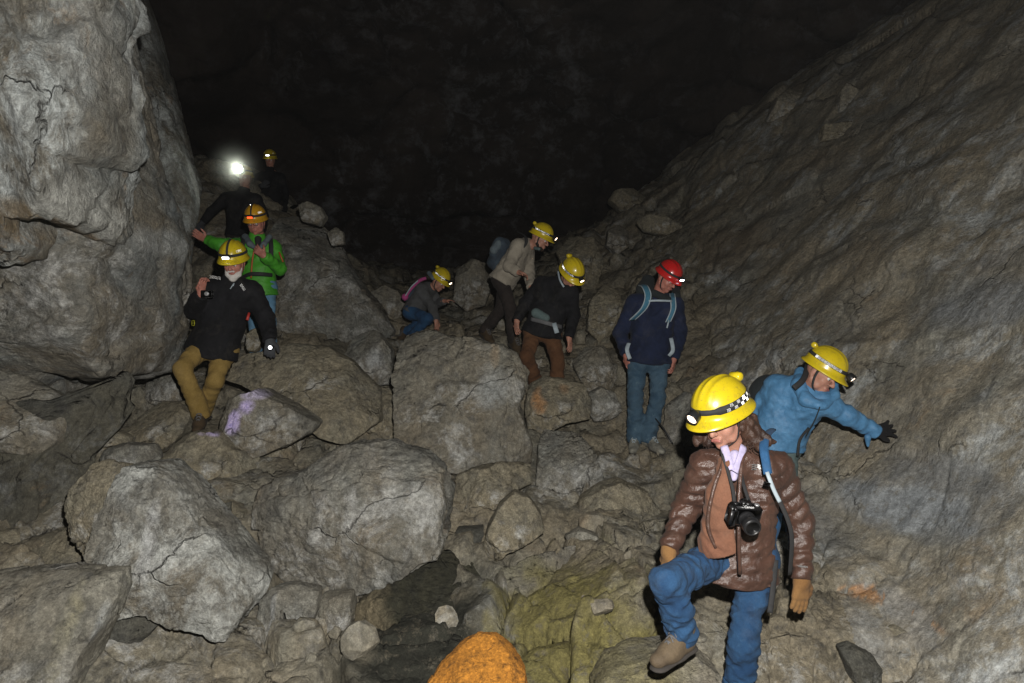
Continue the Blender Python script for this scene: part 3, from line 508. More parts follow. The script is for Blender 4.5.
# ------------------------------------------------------------------ soft solids: smooth unions on a grid, turned into one skin
class Solid:
    def __init__(s, h=.008): s.h = h; s.ops = []
    def cone(s, a, b, ra, rb, k=.02, **o): s.ops.append(('c', np.array(a, float), np.array(b, float), ra, rb, k, o)); return s
    def ball(s, c, r, k=.02, **o): return s.cone(c, np.array(c, float)+V(0, 0, 1e-4), r, r, k, **o)
    def ell(s, c, ax, rad, k=.02, **o): s.ops.append(('e', np.array(c, float), np.array(ax, float), np.array(rad, float), 0, k, o)); return s
    def chain(s, pts, rads, k=.02, **o):
        for i in range(len(pts)-1): s.cone(pts[i], pts[i+1], rads[i], rads[i+1], k, **o)
        return s
    def build(s, post=None):
        lo = np.full(3, 1e9); hi = -lo
        for op in s.ops:
            if op[6].get('sub'): continue
            if op[0] == 'c':
                r = max(op[3], op[4]); pts = [op[1], op[2]]
            else:
                r = op[3].max(); pts = [op[1]]
            for q in pts: lo = np.minimum(lo, q-r); hi = np.maximum(hi, q+r)
        m = .05; lo -= m; hi += m; h = s.h
        n = np.ceil((hi-lo)/h).astype(int)+1
        Fd = np.full(n, .2, np.float32)
        for kind, a, b, ra, rb, k, o in s.ops:
            if kind == 'c': r = max(ra, rb); l2 = np.minimum(a, b)-r-.045; h2 = np.maximum(a, b)+r+.045
            else: r = ra.max(); l2 = a-r-.045; h2 = a+r+.045
            i0 = np.clip(np.floor((l2-lo)/h).astype(int), 0, n-1); i1 = np.clip(np.ceil((h2-lo)/h).astype(int)+1, 1, n)
            if (i1 <= i0).any(): continue
            gx, gy, gz = [lo[q]+h*np.arange(i0[q], i1[q]) for q in range(3)]
            X, Y, Z = np.meshgrid(gx-a[0], gy-a[1], gz-a[2], indexing='ij')
            if kind == 'c':
                ba = b-a; L2 = ba@ba; L = math.sqrt(L2)
                if 'flat' in o:
                    fn, ff = o['flat']; dd = (X*fn[0]+Y*fn[1]+Z*fn[2])*(ff-1)
                    X = X+dd*fn[0]; Y = Y+dd*fn[1]; Z = Z+dd*fn[2]
                t = np.clip((X*ba[0]+Y*ba[1]+Z*ba[2])/L2, 0, 1)
                d = np.sqrt((X-t*ba[0])**2+(Y-t*ba[1])**2+(Z-t*ba[2])**2)-(ra+(rb-ra)*t)
                if 'fold' in o or 'puff' in o:
                    sh = X.shape; pp = np.stack([X.ravel()+a[0], Y.ravel()+a[1], Z.ravel()+a[2]], 1)
                    near = np.abs(d.ravel()) < .05; val = np.zeros(len(pp))
                    if near.any():
                        q = pp[near]; tt = ((q-a)@ba)/L
                        e0 = ba/L; e1 = unit(np.cross(e0, V(.3, .9, .2))); e2 = np.cross(e0, e1); rel = q-a
                        x1, x2 = rel@e1, rel@e2; tq = tt+.45*x1+.25*x2+.05*noise(q*6, 4)
                        if 'fold' in o:
                            am, fr = o['fold']
                            W1 = np.stack([tq*fr*1.5, x1*7, x2*7], 1); W2 = np.stack([(tt-.5*x1)*fr*2.9, x1*11+3, x2*11], 1)
                            r1 = 1-np.abs(noise(W1, 5))*2.6; r2 = 1-np.abs(noise(W2, 9))*2.6
                            val[near] = am*(.62*np.clip(r1, -.6, 1)**1 + .30*np.clip(r2, -.5, 1)-.25) + am*.35*noise(q*5, 12)
                        else:
                            am, fr = o['puff']; nz = noise(q*6, 5); W1 = np.stack([tq*28, x1*13, x2*13], 1); W2 = np.stack([(tt-.4*x2)*55, x1*30, x2*30], 1)
                            sn = np.abs(np.sin(math.pi*(tt*fr+.35*x1*fr+.7*nz)))
                            val[near] = am*(np.sqrt(sn+.02)-.7)*1.25 + am*.45*(np.clip(1-np.abs(noise(W1, 8))*2.8, -.4, 1)-.3) + am*.25*noise(W2, 14) + am*.4*noise(q*4.5, 3)
                    d = d - val.reshape(sh)
                if 'clip' in o:
                    for cp, cn in o['clip']:
                        d = np.maximum(d, (X+a[0]-cp[0])*cn[0]+(Y+a[1]-cp[1])*cn[1]+(Z+a[2]-cp[2])*cn[2])
            else:
                u = [(X*b[q][0]+Y*b[q][1]+Z*b[q][2])/ra[q] for q in range(3)]
                qn = np.sqrt(u[0]**2+u[1]**2+u[2]**2)
                g = np.sqrt((u[0]/ra[0])**2+(u[1]/ra[1])**2+(u[2]/ra[2])**2)+1e-6
                d = qn*(qn-1)/g; d = np.where(qn < .05, -ra.min(), d)
            S = tuple(slice(i0[q], i1[q]) for q in range(3)); f0 = Fd[S]
            if o.get('sub'):
                hh = np.clip(.5-.5*(f0+d)/k, 0, 1); Fd[S] = f0*(1-hh)+(-d)*hh+k*hh*(1-hh)
            else:
                hh = np.clip(.5+.5*(f0-d)/k, 0, 1); Fd[S] = f0*(1-hh)+d*hh-k*hh*(1-hh)
        if post is not None:
            near = np.abs(Fd) < .04; ii = np.argwhere(near); Fd[near] = post(lo+ii*h, Fd[near])
        return nets(Fd, lo, h)
def nets(Fd, lo, h):
    n = Fd.shape; ins = Fd < 0
    cnt = sum(ins[a:n[0]-1+a, b:n[1]-1+b, c:n[2]-1+c].astype(np.int8) for a in (0, 1) for b in (0, 1) for c in (0, 1))
    act = (cnt > 0) & (cnt < 8); ii = np.argwhere(act); idm = np.full(act.shape, -1, np.int32); idm[act] = np.arange(len(ii))
    cor = {(a, b, c): Fd[ii[:, 0]+a, ii[:, 1]+b, ii[:, 2]+c] for a in (0, 1) for b in (0, 1) for c in (0, 1)}
    acc = np.zeros((len(ii), 3)); w_ = np.zeros(len(ii))
    for A0 in cor:
        for ax in range(3):
            if A0[ax] == 1: continue
            B0 = list(A0); B0[ax] = 1; B0 = tuple(B0)
            fa, fb = cor[A0], cor[B0]; m = (fa < 0) != (fb < 0); t = np.where(m, fa/(fa-fb+1e-12), 0)
            p = np.tile(np.array(A0, float), (len(ii), 1)); p[:, ax] = t
            acc += p*m[:, None]; w_ += m
    v = lo+(ii+acc/w_[:, None])*h
    fs = []
    for ax in range(3):
        o1, o2 = [(1, 2), (2, 0), (0, 1)][ax]
        sl0 = [slice(None)]*3; sl1 = [slice(None)]*3; sl0[ax] = slice(0, -1); sl1[ax] = slice(1, None)
        ch = ins[tuple(sl0)] != ins[tuple(sl1)]
        e = np.argwhere(ch); e = e[(e[:, o1] > 0) & (e[:, o2] > 0) & (e[:, o1] < n[o1]-1) & (e[:, o2] < n[o2]-1)]
        q = []
        for da, db in ((-1, -1), (0, -1), (0, 0), (-1, 0)):
            c = e.copy(); c[:, o1] += da; c[:, o2] += db; q.append(idm[c[:, 0], c[:, 1], c[:, 2]])
        q = np.stack(q, 1); fl = ins[e[:, 0], e[:, 1], e[:, 2]]
        q[~fl] = q[~fl][:, ::-1]; fs.append(q)
    f = np.concatenate(fs); f = f[(f >= 0).all(1)]
    # one light relaxing pass
    for _ in range(2):
        s_ = np.zeros_like(v); c_ = np.zeros(len(v))
        for a in range(4):
            b = (a+1) % 4
            np.add.at(s_, f[:, a], v[f[:, b]]); np.add.at(s_, f[:, b], v[f[:, a]]); np.add.at(c_, f[:, a], 1); np.add.at(c_, f[:, b], 1)
        v = v*.5+.5*s_/np.maximum(c_, 1)[:, None]
    return v, f

def tube(pts, rad, seg=8, flat=None, closed=False, sub=4):
    """tube or strap along a smoothed path; flat = (width direction per point or one, width factor)"""
    pts = np.array(pts, float); n = len(pts)
    if sub > 1 and n > 2:
        out = []
        for i in range(n if closed else n-1):
            p0, p1, p2, p3 = [pts[(i+k) % n] if closed else pts[min(max(i+k, 0), n-1)] for k in (-1, 0, 1, 2)]
            for q in range(sub):
                t = q/sub; out.append(.5*((2*p1)+(-p0+p2)*t+(2*p0-5*p1+4*p2-p3)*t*t+(-p0+3*p1-3*p2+p3)*t**3))
        if not closed: out.append(pts[-1])
        pts = np.array(out); n = len(pts)
    v = []; f = []; up = V(0, 0, 1)
    for i in range(n):
        t = unit(pts[(i+1) % n]-pts[i-1]) if closed else unit(pts[min(i+1, n-1)]-pts[max(i-1, 0)])
        if flat is not None: a = unit(np.array(flat[0]) - t*(np.array(flat[0])@t)); b = np.cross(t, a); wa, wb = flat[1], flat[2]
        else:
            a = np.cross(t, up); a = unit(a) if np.linalg.norm(a) > .1 else unit(np.cross(t, V(1, 0, 0))); b = np.cross(t, a); wa = wb = rad
        for k in range(seg):
            th = (k+.5)*2*math.pi/seg; v.append(pts[i]+a*math.cos(th)*wa*1.2+b*math.sin(th)*wb*1.2)
    m = n if closed else n-1
    for i in range(m):
        for k in range(seg):
            j = (i+1) % n; f.append((i*seg+k, i*seg+(k+1) % seg, j*seg+(k+1) % seg, j*seg+k))
    if not closed:
        v.append(pts[0]); v.append(pts[-1]); c0 = len(v)-2; f2 = []
        for k in range(seg): f2.append((c0, (k+1) % seg, k)); f2.append((c0+1, (n-1)*seg+k, (n-1)*seg+(k+1) % seg))
        return np.array(v), f+f2
    return np.array(v), f
def disc_stack(c, ax, rings, seg=20):
    """lathe: rings = (distance along ax, radius)"""
    ax = unit(ax); a = np.cross(ax, V(0, 0, 1)); a = unit(a) if np.linalg.norm(a) > .1 else V(1, 0, 0); b = np.cross(ax, a)
    v = []; f = []
    for d, r in rings:
        for k in range(seg):
            th = k*2*math.pi/seg; v.append(np.array(c)+ax*d+(a*math.cos(th)+b*math.sin(th))*r)
    for i in range(len(rings)-1):
        for k in range(seg): f.append((i*seg+k, i*seg+(k+1) % seg, (i+1)*seg+(k+1) % seg, (i+1)*seg+k))
    f.append(tuple(range(seg))[::-1]); f.append(tuple((len(rings)-1)*seg+k for k in range(seg)))
    return np.array(v), f
def box(c, ax, half, bev=.15):
    """bevelled box: c centre, ax three axes, half sizes"""
    v = []; f = []; ax = np.array(ax); half = np.array(half); b = bev*half.min()
    import itertools
    idx = {}
    for s in itertools.product((-1, 1), repeat=3):
        for q in range(3):
            p = np.array(s)*(half-b); p[q] = s[q]*half[q]
            idx[(s, q)] = len(v); v.append(np.array(c)+p@ax)
    for q in range(3):
        a, c2 = (q+1) % 3, (q+2) % 3
        for sg in (-1, 1):
            qs = []
            for x, y in ((-1, -1), (1, -1), (1, 1), (-1, 1)):
                s = [0, 0, 0]; s[q] = sg; s[a] = x; s[c2] = y; qs.append(idx[(tuple(s), q)])
            f.append(tuple(qs if sg > 0 else qs[::-1]))
        for x in (-1, 1):
            for y in (-1, 1):
                s0 = [0, 0, 0]; s0[q] = -1; s0[a] = x; s0[c2] = y; s1 = list(s0); s1[q] = 1; s0 = tuple(s0); s1 = tuple(s1)
                qs = (idx[(s0, a)], idx[(s1, a)], idx[(s1, c2)], idx[(s0, c2)]); f.append(qs if x*y > 0 else qs[::-1])
    for s in itertools.product((-1, 1), repeat=3):
        t = (idx[(s, 0)], idx[(s, 1)], idx[(s, 2)]); f.append(t if s[0]*s[1]*s[2] > 0 else t[::-1])
    return np.array(v), f
def join(*parts):
    V_, F_ = [], []; n = 0
    for v, f in parts:
        V_.append(np.asarray(v)); F_ += [tuple(int(i)+n for i in q) for q in f]; n += len(v)
    return np.concatenate(V_), F_

# ------------------------------------------------------------------ materials of people and their kit
def skin_mat(name, c): return plain(name, c, .5, 0, .35, 0, .1, .15)
M = dict(
 skin=skin_mat('skin', (.39, .195, .14)), skin_pink=skin_mat('pink_skin', (.40, .165, .125)), lips=plain('lips', (.34, .12, .10), .45),
 yellow=plain('yellow_helmet_plastic', (.52, .395, .010), .28, 0, .5, .45, .03, dirt=.45), red_lit_yellow=plain('red_lit_yellow_plastic', (.52, .27, .010), .28, 0, .5, .45, .03, dirt=.5), red=plain('red_helmet_plastic', (.45, .012, .012), .24, 0, .5, .5, .03, dirt=.4),  # second helmet: yellow shell with the red lamp's light in its colour
 black=plain('black_plastic', (.012, .012, .013), .35), strap=plain('black_webbing', (.018, .018, .019), .8), grey=plain('grey_webbing', (.10, .10, .105), .75),
 silver=plain('silver_plastic', (.45, .45, .46), .35, .6), white=plain('white_print', (.75, .75, .75), .6),
 puffer=cloth_mat('brown_puffer_nylon', (.072, .036, .025), (.045, .023, .017), .36, 40, .2, .5, .5),
 lining=cloth_mat('rust_brown_fleece', (.165, .078, .048), (.130, .060, .038), .95, 120, .5, .1, .2), lilac=cloth_mat('lilac_cotton', (.40, .36, .52), (.33, .30, .45), .85),
 denim=cloth_mat('blue_denim', (.024, .064, .135), (.014, .038, .088), .9, 160, .2, .1, .5, wear=(.05, .11, .19)), denim_teal=cloth_mat('faded_teal_denim', (.058, .100, .140), (.030, .060, .095), .9, 160, .2, .1, .35, wear=(.13, .19, .22)),
 denim_pale=cloth_mat('pale_blue_denim', (.12, .24, .36), (.08, .18, .28), .9, 160, .2, .1, .35), denim_dark=cloth_mat('dark_blue_denim', (.020, .065, .14), (.012, .035, .085), .9),
 glove=cloth_mat('tan_knit_glove', (.21, .115, .045), (.165, .085, .033), .95, 200, .4, .1, .4), glove_black=cloth_mat('black_knit_glove', (.012, .012, .013), (.008, .008, .009), .9, 200),
 glove_grey=cloth_mat('dark_grey_glove', (.055, .06, .065), (.03, .03, .035), .9, 200),
 khaki=cloth_mat('mustard_khaki', (.235, .160, .052), (.170, .112, .033), .9, 90, .2, .1, .3), brownp=cloth_mat('brown_canvas', (.105, .052, .026), (.07, .033, .017), .92, 90, .2, .1, .3),
 black_c=cloth_mat('black_softshell', (.010, .010, .012), (.006, .006, .007), .8, 60, .1, .15, .3), navy=cloth_mat('navy_fleece', (.012, .018, .045), (.008, .012, .028), .85, 90, .3, .15, .3),
 green=cloth_mat('bright_green_shell', (.060, .30, .020), (.035, .20, .012), .55, 50, .15, .35, .3), blue=cloth_mat('sky_blue_shell', (.075, .205, .37), (.050, .150, .285), .55, 50, .15, .35, .35),
 blue_strap=cloth_mat('blue_strap_fabric', (.022, .080, .180), None, .8), teal=cloth_mat('teal_strap_fabric', (.05, .16, .24), None, .8), pipe=plain('pale_piping', (.32, .38, .42), .7),
 cream=cloth_mat('oatmeal_sweater', (.30, .27, .22), (.235, .21, .17), .95, 140, .4, .1, .4), greyc=cloth_mat('grey_sweater', (.080, .082, .085), (.055, .056, .058), .95, 120, .3, .1, .4),
 darkp=cloth_mat('black_brown_trousers', (.026, .020, .018), (.016, .013, .012), .9), sagep=cloth_mat('sage_trousers', (.10, .14, .14), (.075, .105, .105), .9),
 boot=cloth_mat('tan_leather_boot', (.11, .080, .048), (.065, .047, .03), .75, 120, .1, .3, .4), boot_grey=cloth_mat('grey_mesh_shoe', (.26, .25, .21), (.05, .05, .045), .8, 180), boot_dark=cloth_mat('dark_brown_boot', (.06, .04, .022), (.035, .025, .015), .8, 120),
 sole=plain('rubber_sole', (.035, .03, .026), .85), hair_w=cloth_mat('dark_brown_curly_hair', (.050, .022, .012), (.020, .009, .006), .5, 90, .1, .5, .5), hair_g=cloth_mat('grey_hair', (.22, .20, .18), (.12, .11, .10), .7, 150), hair_d=cloth_mat('dark_hair', (.02, .014, .01), None, .6, 150),
 beard=cloth_mat('white_beard', (.55, .53, .50), (.35, .33, .31), .95, 150), pack=cloth_mat('dark_blue_grey_pack', (.045, .065, .085), (.025, .035, .05), .8), pack_grey=cloth_mat('grey_pack_fabric', (.11, .14, .155), (.075, .095, .11), .8), pink=cloth_mat('pink_strap_fabric', (.38, .06, .20), None, .8),
 fabric_dark=cloth_mat('charcoal_hood_fabric', (.02, .024, .026), None, .95, 120), eye_white=plain('eye_white', (.6, .58, .56), .2), iris=plain('iris', (.05, .03, .02), .15), tag_red=plain('red_tag', (.4, .03, .02), .6), tag_yellow=plain('yellow_tag', (.55, .55, .03), .5), zip=plain('orange_zip', (.40, .10, .02), .6),
 glass=plain('dark_spectacle_rim', (.02, .015, .012), .3),
 lamp_warm=lamp_mat('warm_headlamp_lens', (1.0, .74, .52), 5), lamp_white=lamp_mat('white_headlamp_lens', (.95, .97, 1.0), 6), lamp_red=lamp_mat('red_headlamp_lens', (1.0, .09, .02), 2.2), lamp_bright=lamp_mat('bright_headlamp_lens', (1.0, 1.0, .86), 120), lamp_blue=lamp_mat('blue_white_headlamp_lens', (.75, .85, 1.0), 9),
)
_m, _t, _b = nt('retroreflective_tape'); _b.inputs['Base Color'].default_value = (.95, .95, .95, 1); _b.inputs['Metallic'].default_value = 1.; _b.inputs['Roughness'].default_value = .27
M['retro'] = _m

# ------------------------------------------------------------------ people
def frame(f, up=(0, 0, 1)):
    f = unit(f); r = unit(np.cross(f, up)); u = np.cross(r, f); return f, r, u      # r: the wearer's right
def head_into(S, c, f, r, u, k=1., jaw=1.):
    L = lambda a, b, d: c+f*a*k+r*b*k+u*d*k
    ax = [r, f, u]
    S.ell(L(-.012, 0, .028), ax, V(.076, .095, .088)*k, .02)
    S.ell(L(.022, 0, -.040), ax, V(.058*jaw, .066, .072)*k, .025)
    S.ball(L(.072, 0, -.098), .020*k, .025)
    for s in (-1, 1):
        S.ball(L(.058, .040*s, -.026), .024*k, .03); S.cone(L(.080, .012*s, .030), L(.070, .050*s, .028), .012*k, .010*k, .02)
        S.ell(L(-.010, .078*s, -.005), [r, f, u], V(.010, .019, .031)*k, .008)
        S.cone(L(.045, .050*s, -.075), L(.0, .062*s, -.055), .016*k, .014*k, .03)
    for s in (-1, 1): S.ball(L(.104, .031*s, .006), .017*k, .012, sub=True)
    for s in (-1, 1): S.ball(L(.074, .031*s, .004), .0155*k, .006)
    S.chain([L(.088, 0, .018), L(.112, 0, -.018), L(.116, 0, -.027)], [.008*k, .011*k, .0125*k], .010)
    for s in (-1, 1): S.ball(L(.101, .012*s, -.030), .0095*k, .006)
    S.cone(L(.092, -.016, -.060), L(.092, .016, -.060), .0085*k, .0085*k, .008)
    S.cone(L(.090, -.013, -.072), L(.090, .013, -.072), .009*k, .009*k, .008)
    S.cone(L(.112, -.020, -.066), L(.112, .020, -.066), .0105*k, .0105*k, .003, sub=True) if False else None
def hand_into(S, w, d, n, side, k=1., curl=.6, spread=.12, g=0.):
    """w wrist, d towards the fingers, n palm normal, side +1/-1: where the thumb leaves"""
    d = unit(d); n = unit(np.array(n)-d*(np.array(n)@d)); t = np.cross(d, n)*side
    kk = .006
    for i in range(4):
        o = (1.5-i)*.021*k
        S.cone(w+t*o*.55+d*.006*k, w+t*o+d*.088*k, .0155*k+g, .0125*k+g, .012)
    S.cone(w-d*.03*k, w+d*.02*k, .026*k+g, .027*k+g, .02)
    for i, (ln, rr) in enumerate(((.072, .0088), (.080, .0092), (.074, .0088), (.058, .0078))):
        o = (1.5-i)*.021*k; p = w+t*o+d*.088*k; a = spread*(1.5-i); dd = unit(d*math.cos(a)+t*math.sin(a)); rr = rr*k+g
        c = curl*(.8+.12*i); th = 0
        for q, fr in enumerate((.46, .31, .23)):
            th += c*(.55 if q == 0 else .8); e = dd*math.cos(th)+n*math.sin(th); p2 = p+e*ln*fr*k
            S.cone(p, p2, rr*(1-.07*q), rr*(1-.07*(q+1)), kk); p = p2
    p = w+t*.030*k+d*.022*k; e1 = unit(t*.75+d*.75+n*.25); e2 = unit(t*.3+d*.9+n*(.3+.5*curl)); p2 = p+e1*.042*k; p3 = p2+e2*.030*k; p4 = p3+unit(e2+n*curl*.5)*.024*k
    S.chain([p, p2, p3, p4], [.0150*k+g, .0115*k+g, .0105*k+g, .0085*k+g], .010)
def corner_tape(center_fn, u0, u1, rows, cols, gapfn=None):
    """tape made of tiny mirror corners; center_fn(s, t) -> point, normal, tangents"""
    v = []; f = []
    for i in range(cols):
        for j in range(rows):
            if gapfn and gapfn(i, j): continue
            p, n, a, b = center_fn((i+.5)/cols, (j+.5)/rows); wa, wb = np.linalg.norm(a)/cols, np.linalg.norm(b)/rows
            a = unit(a); b = unit(b); m = 3 
            for x in range(m):
                for y in range(m):
                    c = p + a*((x+.5)/m-.5)*wa*.9 + b*((y+.5)/m-.5)*wb*.9; rad = min(wa, wb)/m*.56
                    ap = c-n*rad*.705
                    e = [c+(a*math.cos(q*2*math.pi/3+.3)+b*math.sin(q*2*math.pi/3+.3))*rad for q in range(3)]
                    k = len(v); v += [ap]+e
                    f += [(k, k+1, k+2), (k, k+2, k+3), (k, k+3, k+1)]
    return np.array(v), f
def helmet(root, c, f, up, mat='yellow', lamp='lamp_warm', k=1., tape='side', lamp_mode='strap', knob=True, lampk=1.0, seg=72):
    """c: middle of the head; f: the way the helmet faces"""
    f, r, u = frame(f, up)
    A0, B0, H = .112*k, .137*k, .128*k; c0 = c+u*.020*k-f*.004
    def surf(th, ph, off=0.):
        x, y = math.sin(th), math.cos(th)          # th=0 is the front
        p = .90; cp, sp = math.cos(ph)**p if ph < R(90) else 0, math.sin(ph)
        rib = .006*math.exp(-(x*A0*cp/.010)**2)+.0045*(math.exp(-((x*A0*cp-.038)/.008)**2)+math.exp(-((x*A0*cp+.038)/.008)**2))
        rib *= min(1, max(0, (sp-.25)/.25)) 
        q = r*x*(A0+off)*cp + f*y*(B0+off)*cp + u*((H+off)*sp+rib)
        return c0+q
    rows = 20; v = []; fc = []
    for j in range(rows):
        ph = R(90)*(1-j/(rows-1))**1.0
        for i in range(seg): v.append(surf(i*2*math.pi/seg, ph))
    def brim(i, ext, dz):
        th = i*2*math.pi/seg; x, y = math.sin(th), math.cos(th)
        e = ext*(.012+.034*max(0, y)**2.5+.008*max(0, -y))
        return c0+(r*x*A0+f*y*B0)+unit(r*x*A0+f*y*B0)*e*k+u*dz*k
    for ext, dz in ((.25, -.010), (.7, -.020), (1.0, -.029), (1.0, -.033), (.8, -.031), (.2, -.020), (-.3, -.010)):
        for i in range(seg): v.append(brim(i, ext, dz-(.004*math.cos(i*2*math.pi/seg) if ext > .5 else 0)))
    n = rows+7
    for j in range(n-1):
        for i in range(seg): fc.append((j*seg+i, (j+1)*seg+i, (j+1)*seg+(i+1) % seg, j*seg+(i+1) % seg))
    hroot = obj('helmet', v, fc, M[mat], root)
    # inner shell so that it is not a sheet
    v2 = []; 
    for j in range(8):
        ph = R(88)*(1-j/7)
        for i in range(36): 
            q = surf(i*2*math.pi/36, ph)-c0; v2.append(c0+q*.955-u*.003)
    obj('helmet_lining', v2, [(j*36+i, j*36+(i+1) % 36, (j+1)*36+(i+1) % 36, (j+1)*36+i) for j in range(7) for i in range(36)], M['black'], hroot)
    # headlamp band round the shell, raised towards the back
    def band(th, dz=0., off=.003):
        el = R(13)+R(5)*(1-math.cos(th))*.5+dz/H; return surf(th, el, off)
    pts = [band(i*2*math.pi/40) for i in range(40)]
    v, ff = [], []
    for i in range(40):
        th = i*2*math.pi/40
        sw = .016 if tape == 'checker' and math.cos(th) < .75 else .011
        for dz, off in ((-sw, .0015), (sw, .0015), (sw, .0045), (-sw, .0045)): v.append(band(th, dz*k, off))
    for i in range(40):
        for q in range(4): ff.append((i*4+q, ((i+1) % 40)*4+q, ((i+1) % 40)*4+(q+1) % 4, i*4+(q+1) % 4))
    obj('headlamp_strap', v, ff, M['strap'], hroot)
    # lamp housing and lens on the front
    lc = band(0)+f*.010*k; la = unit(f*1.-u*.30*(lampk < 1.5)); s = lampk*k
    if lamp_mode == 'wide':
        vh, fh = box(lc+f*.008*k, [r, la, np.cross(la, r)*-1], V(.034, .018, .017)*s, .5)
        hl = obj('headlamp', vh, fh, M['black'], hroot)
        vh, fh = box(lc+f*.020*k+la*.008*s-u*.004, [r, la, np.cross(la, r)*-1], V(.027, .003, .010)*s, .5)
        obj('lamp_lens', vh, fh, M[lamp], hl)
    else:
        vh, fh = disc_stack(lc, la, [(-.006*s, .018*s), (.004*s, .026*s), (.022*s, .0275*s), (.036*s, .029*s), (.040*s, .0275*s), (.037*s, .0225*s), (.030*s, .020*s)], 20)
        hl = obj('headlamp', vh, fh, M['black'], hroot)
        vh, fh = disc_stack(lc, la, [(.031*s, .0215*s), (.035*s, .0205*s), (.038*s, .014*s), (.039*s, .004*s)], 20)
        obj('lamp_lens', vh, fh, M[lamp], hl)
    # mirror tape on the sides of the band
    if tape:
        spans = []
        if tape == 'checker': spans = [(R(58), R(150), 2, 12), (-R(58), -R(150), 2, 12)]
        elif tape == 'side': spans = [(R(35), R(118), 1, 9), (-R(35), -R(118), 1, 9)]
        elif tape == 'patch': spans = [(R(38), R(62), 1, 3), (-R(38), -R(62), 1, 3)]
        parts = []
        for a0, a1, rows_, cols_ in spans:
            el = .0 if tape != 'patch' else .030
            wid = .030 if tape == 'checker' else (.020 if tape == 'side' else .024)
            def fn(s_, t_):
                th = a0+(a1-a0)*s_; dz = (t_-.5)*wid*k+el*k
                p = band(th, dz, .0058); a = band(th+.01, dz, .0058)-band(th-.01, dz, .0058); b = band(th, dz+.002, .0058)-band(th, dz-.002, .0058)
                nn = unit(np.cross(a, b)); nn = nn if nn@(p-c0) > 0 else -nn
                return p, nn, unit(a)*np.linalg.norm(a)/.02*abs(a1-a0), unit(b)*wid*k
            parts.append(corner_tape(fn, 0, 1, rows_, cols_, (lambda i, j: (i+j) % 2 == 1) if tape == 'checker' else None))
            v_, f_ = parts[-1]
            obj('reflective_tape', v_, f_, M['retro'], hroot, smooth=False)
    if knob:
        kc = surf(math.pi, R(33), .014*k); ax = unit(-f*.9+u*.3)
        sd = r
        v_, f_ = join(disc_stack(kc-sd*.028*k, sd, [(0, .012*k), (.004*k, .019*k), (.052*k, .019*k), (.056*k, .012*k)], 16), disc_stack(kc-ax*.02*k, ax, [(0, .014*k), (.03*k, .016*k), (.040*k, .012*k)], 14))
        obj('battery_pack', v_, f_, M[mat], hroot)
        for q in (-1, 1):
            v_, f_ = disc_stack(kc+sd*.0285*k+u*.006*q*k, sd, [(-.002, .0032*k), (.0006, .0032*k)], 8); obj('pack_socket', v_, f_, M['black'], hroot) if k >= .99 and tape == 'checker' else None
    return hroot, (f, r, u, c0, surf, band)

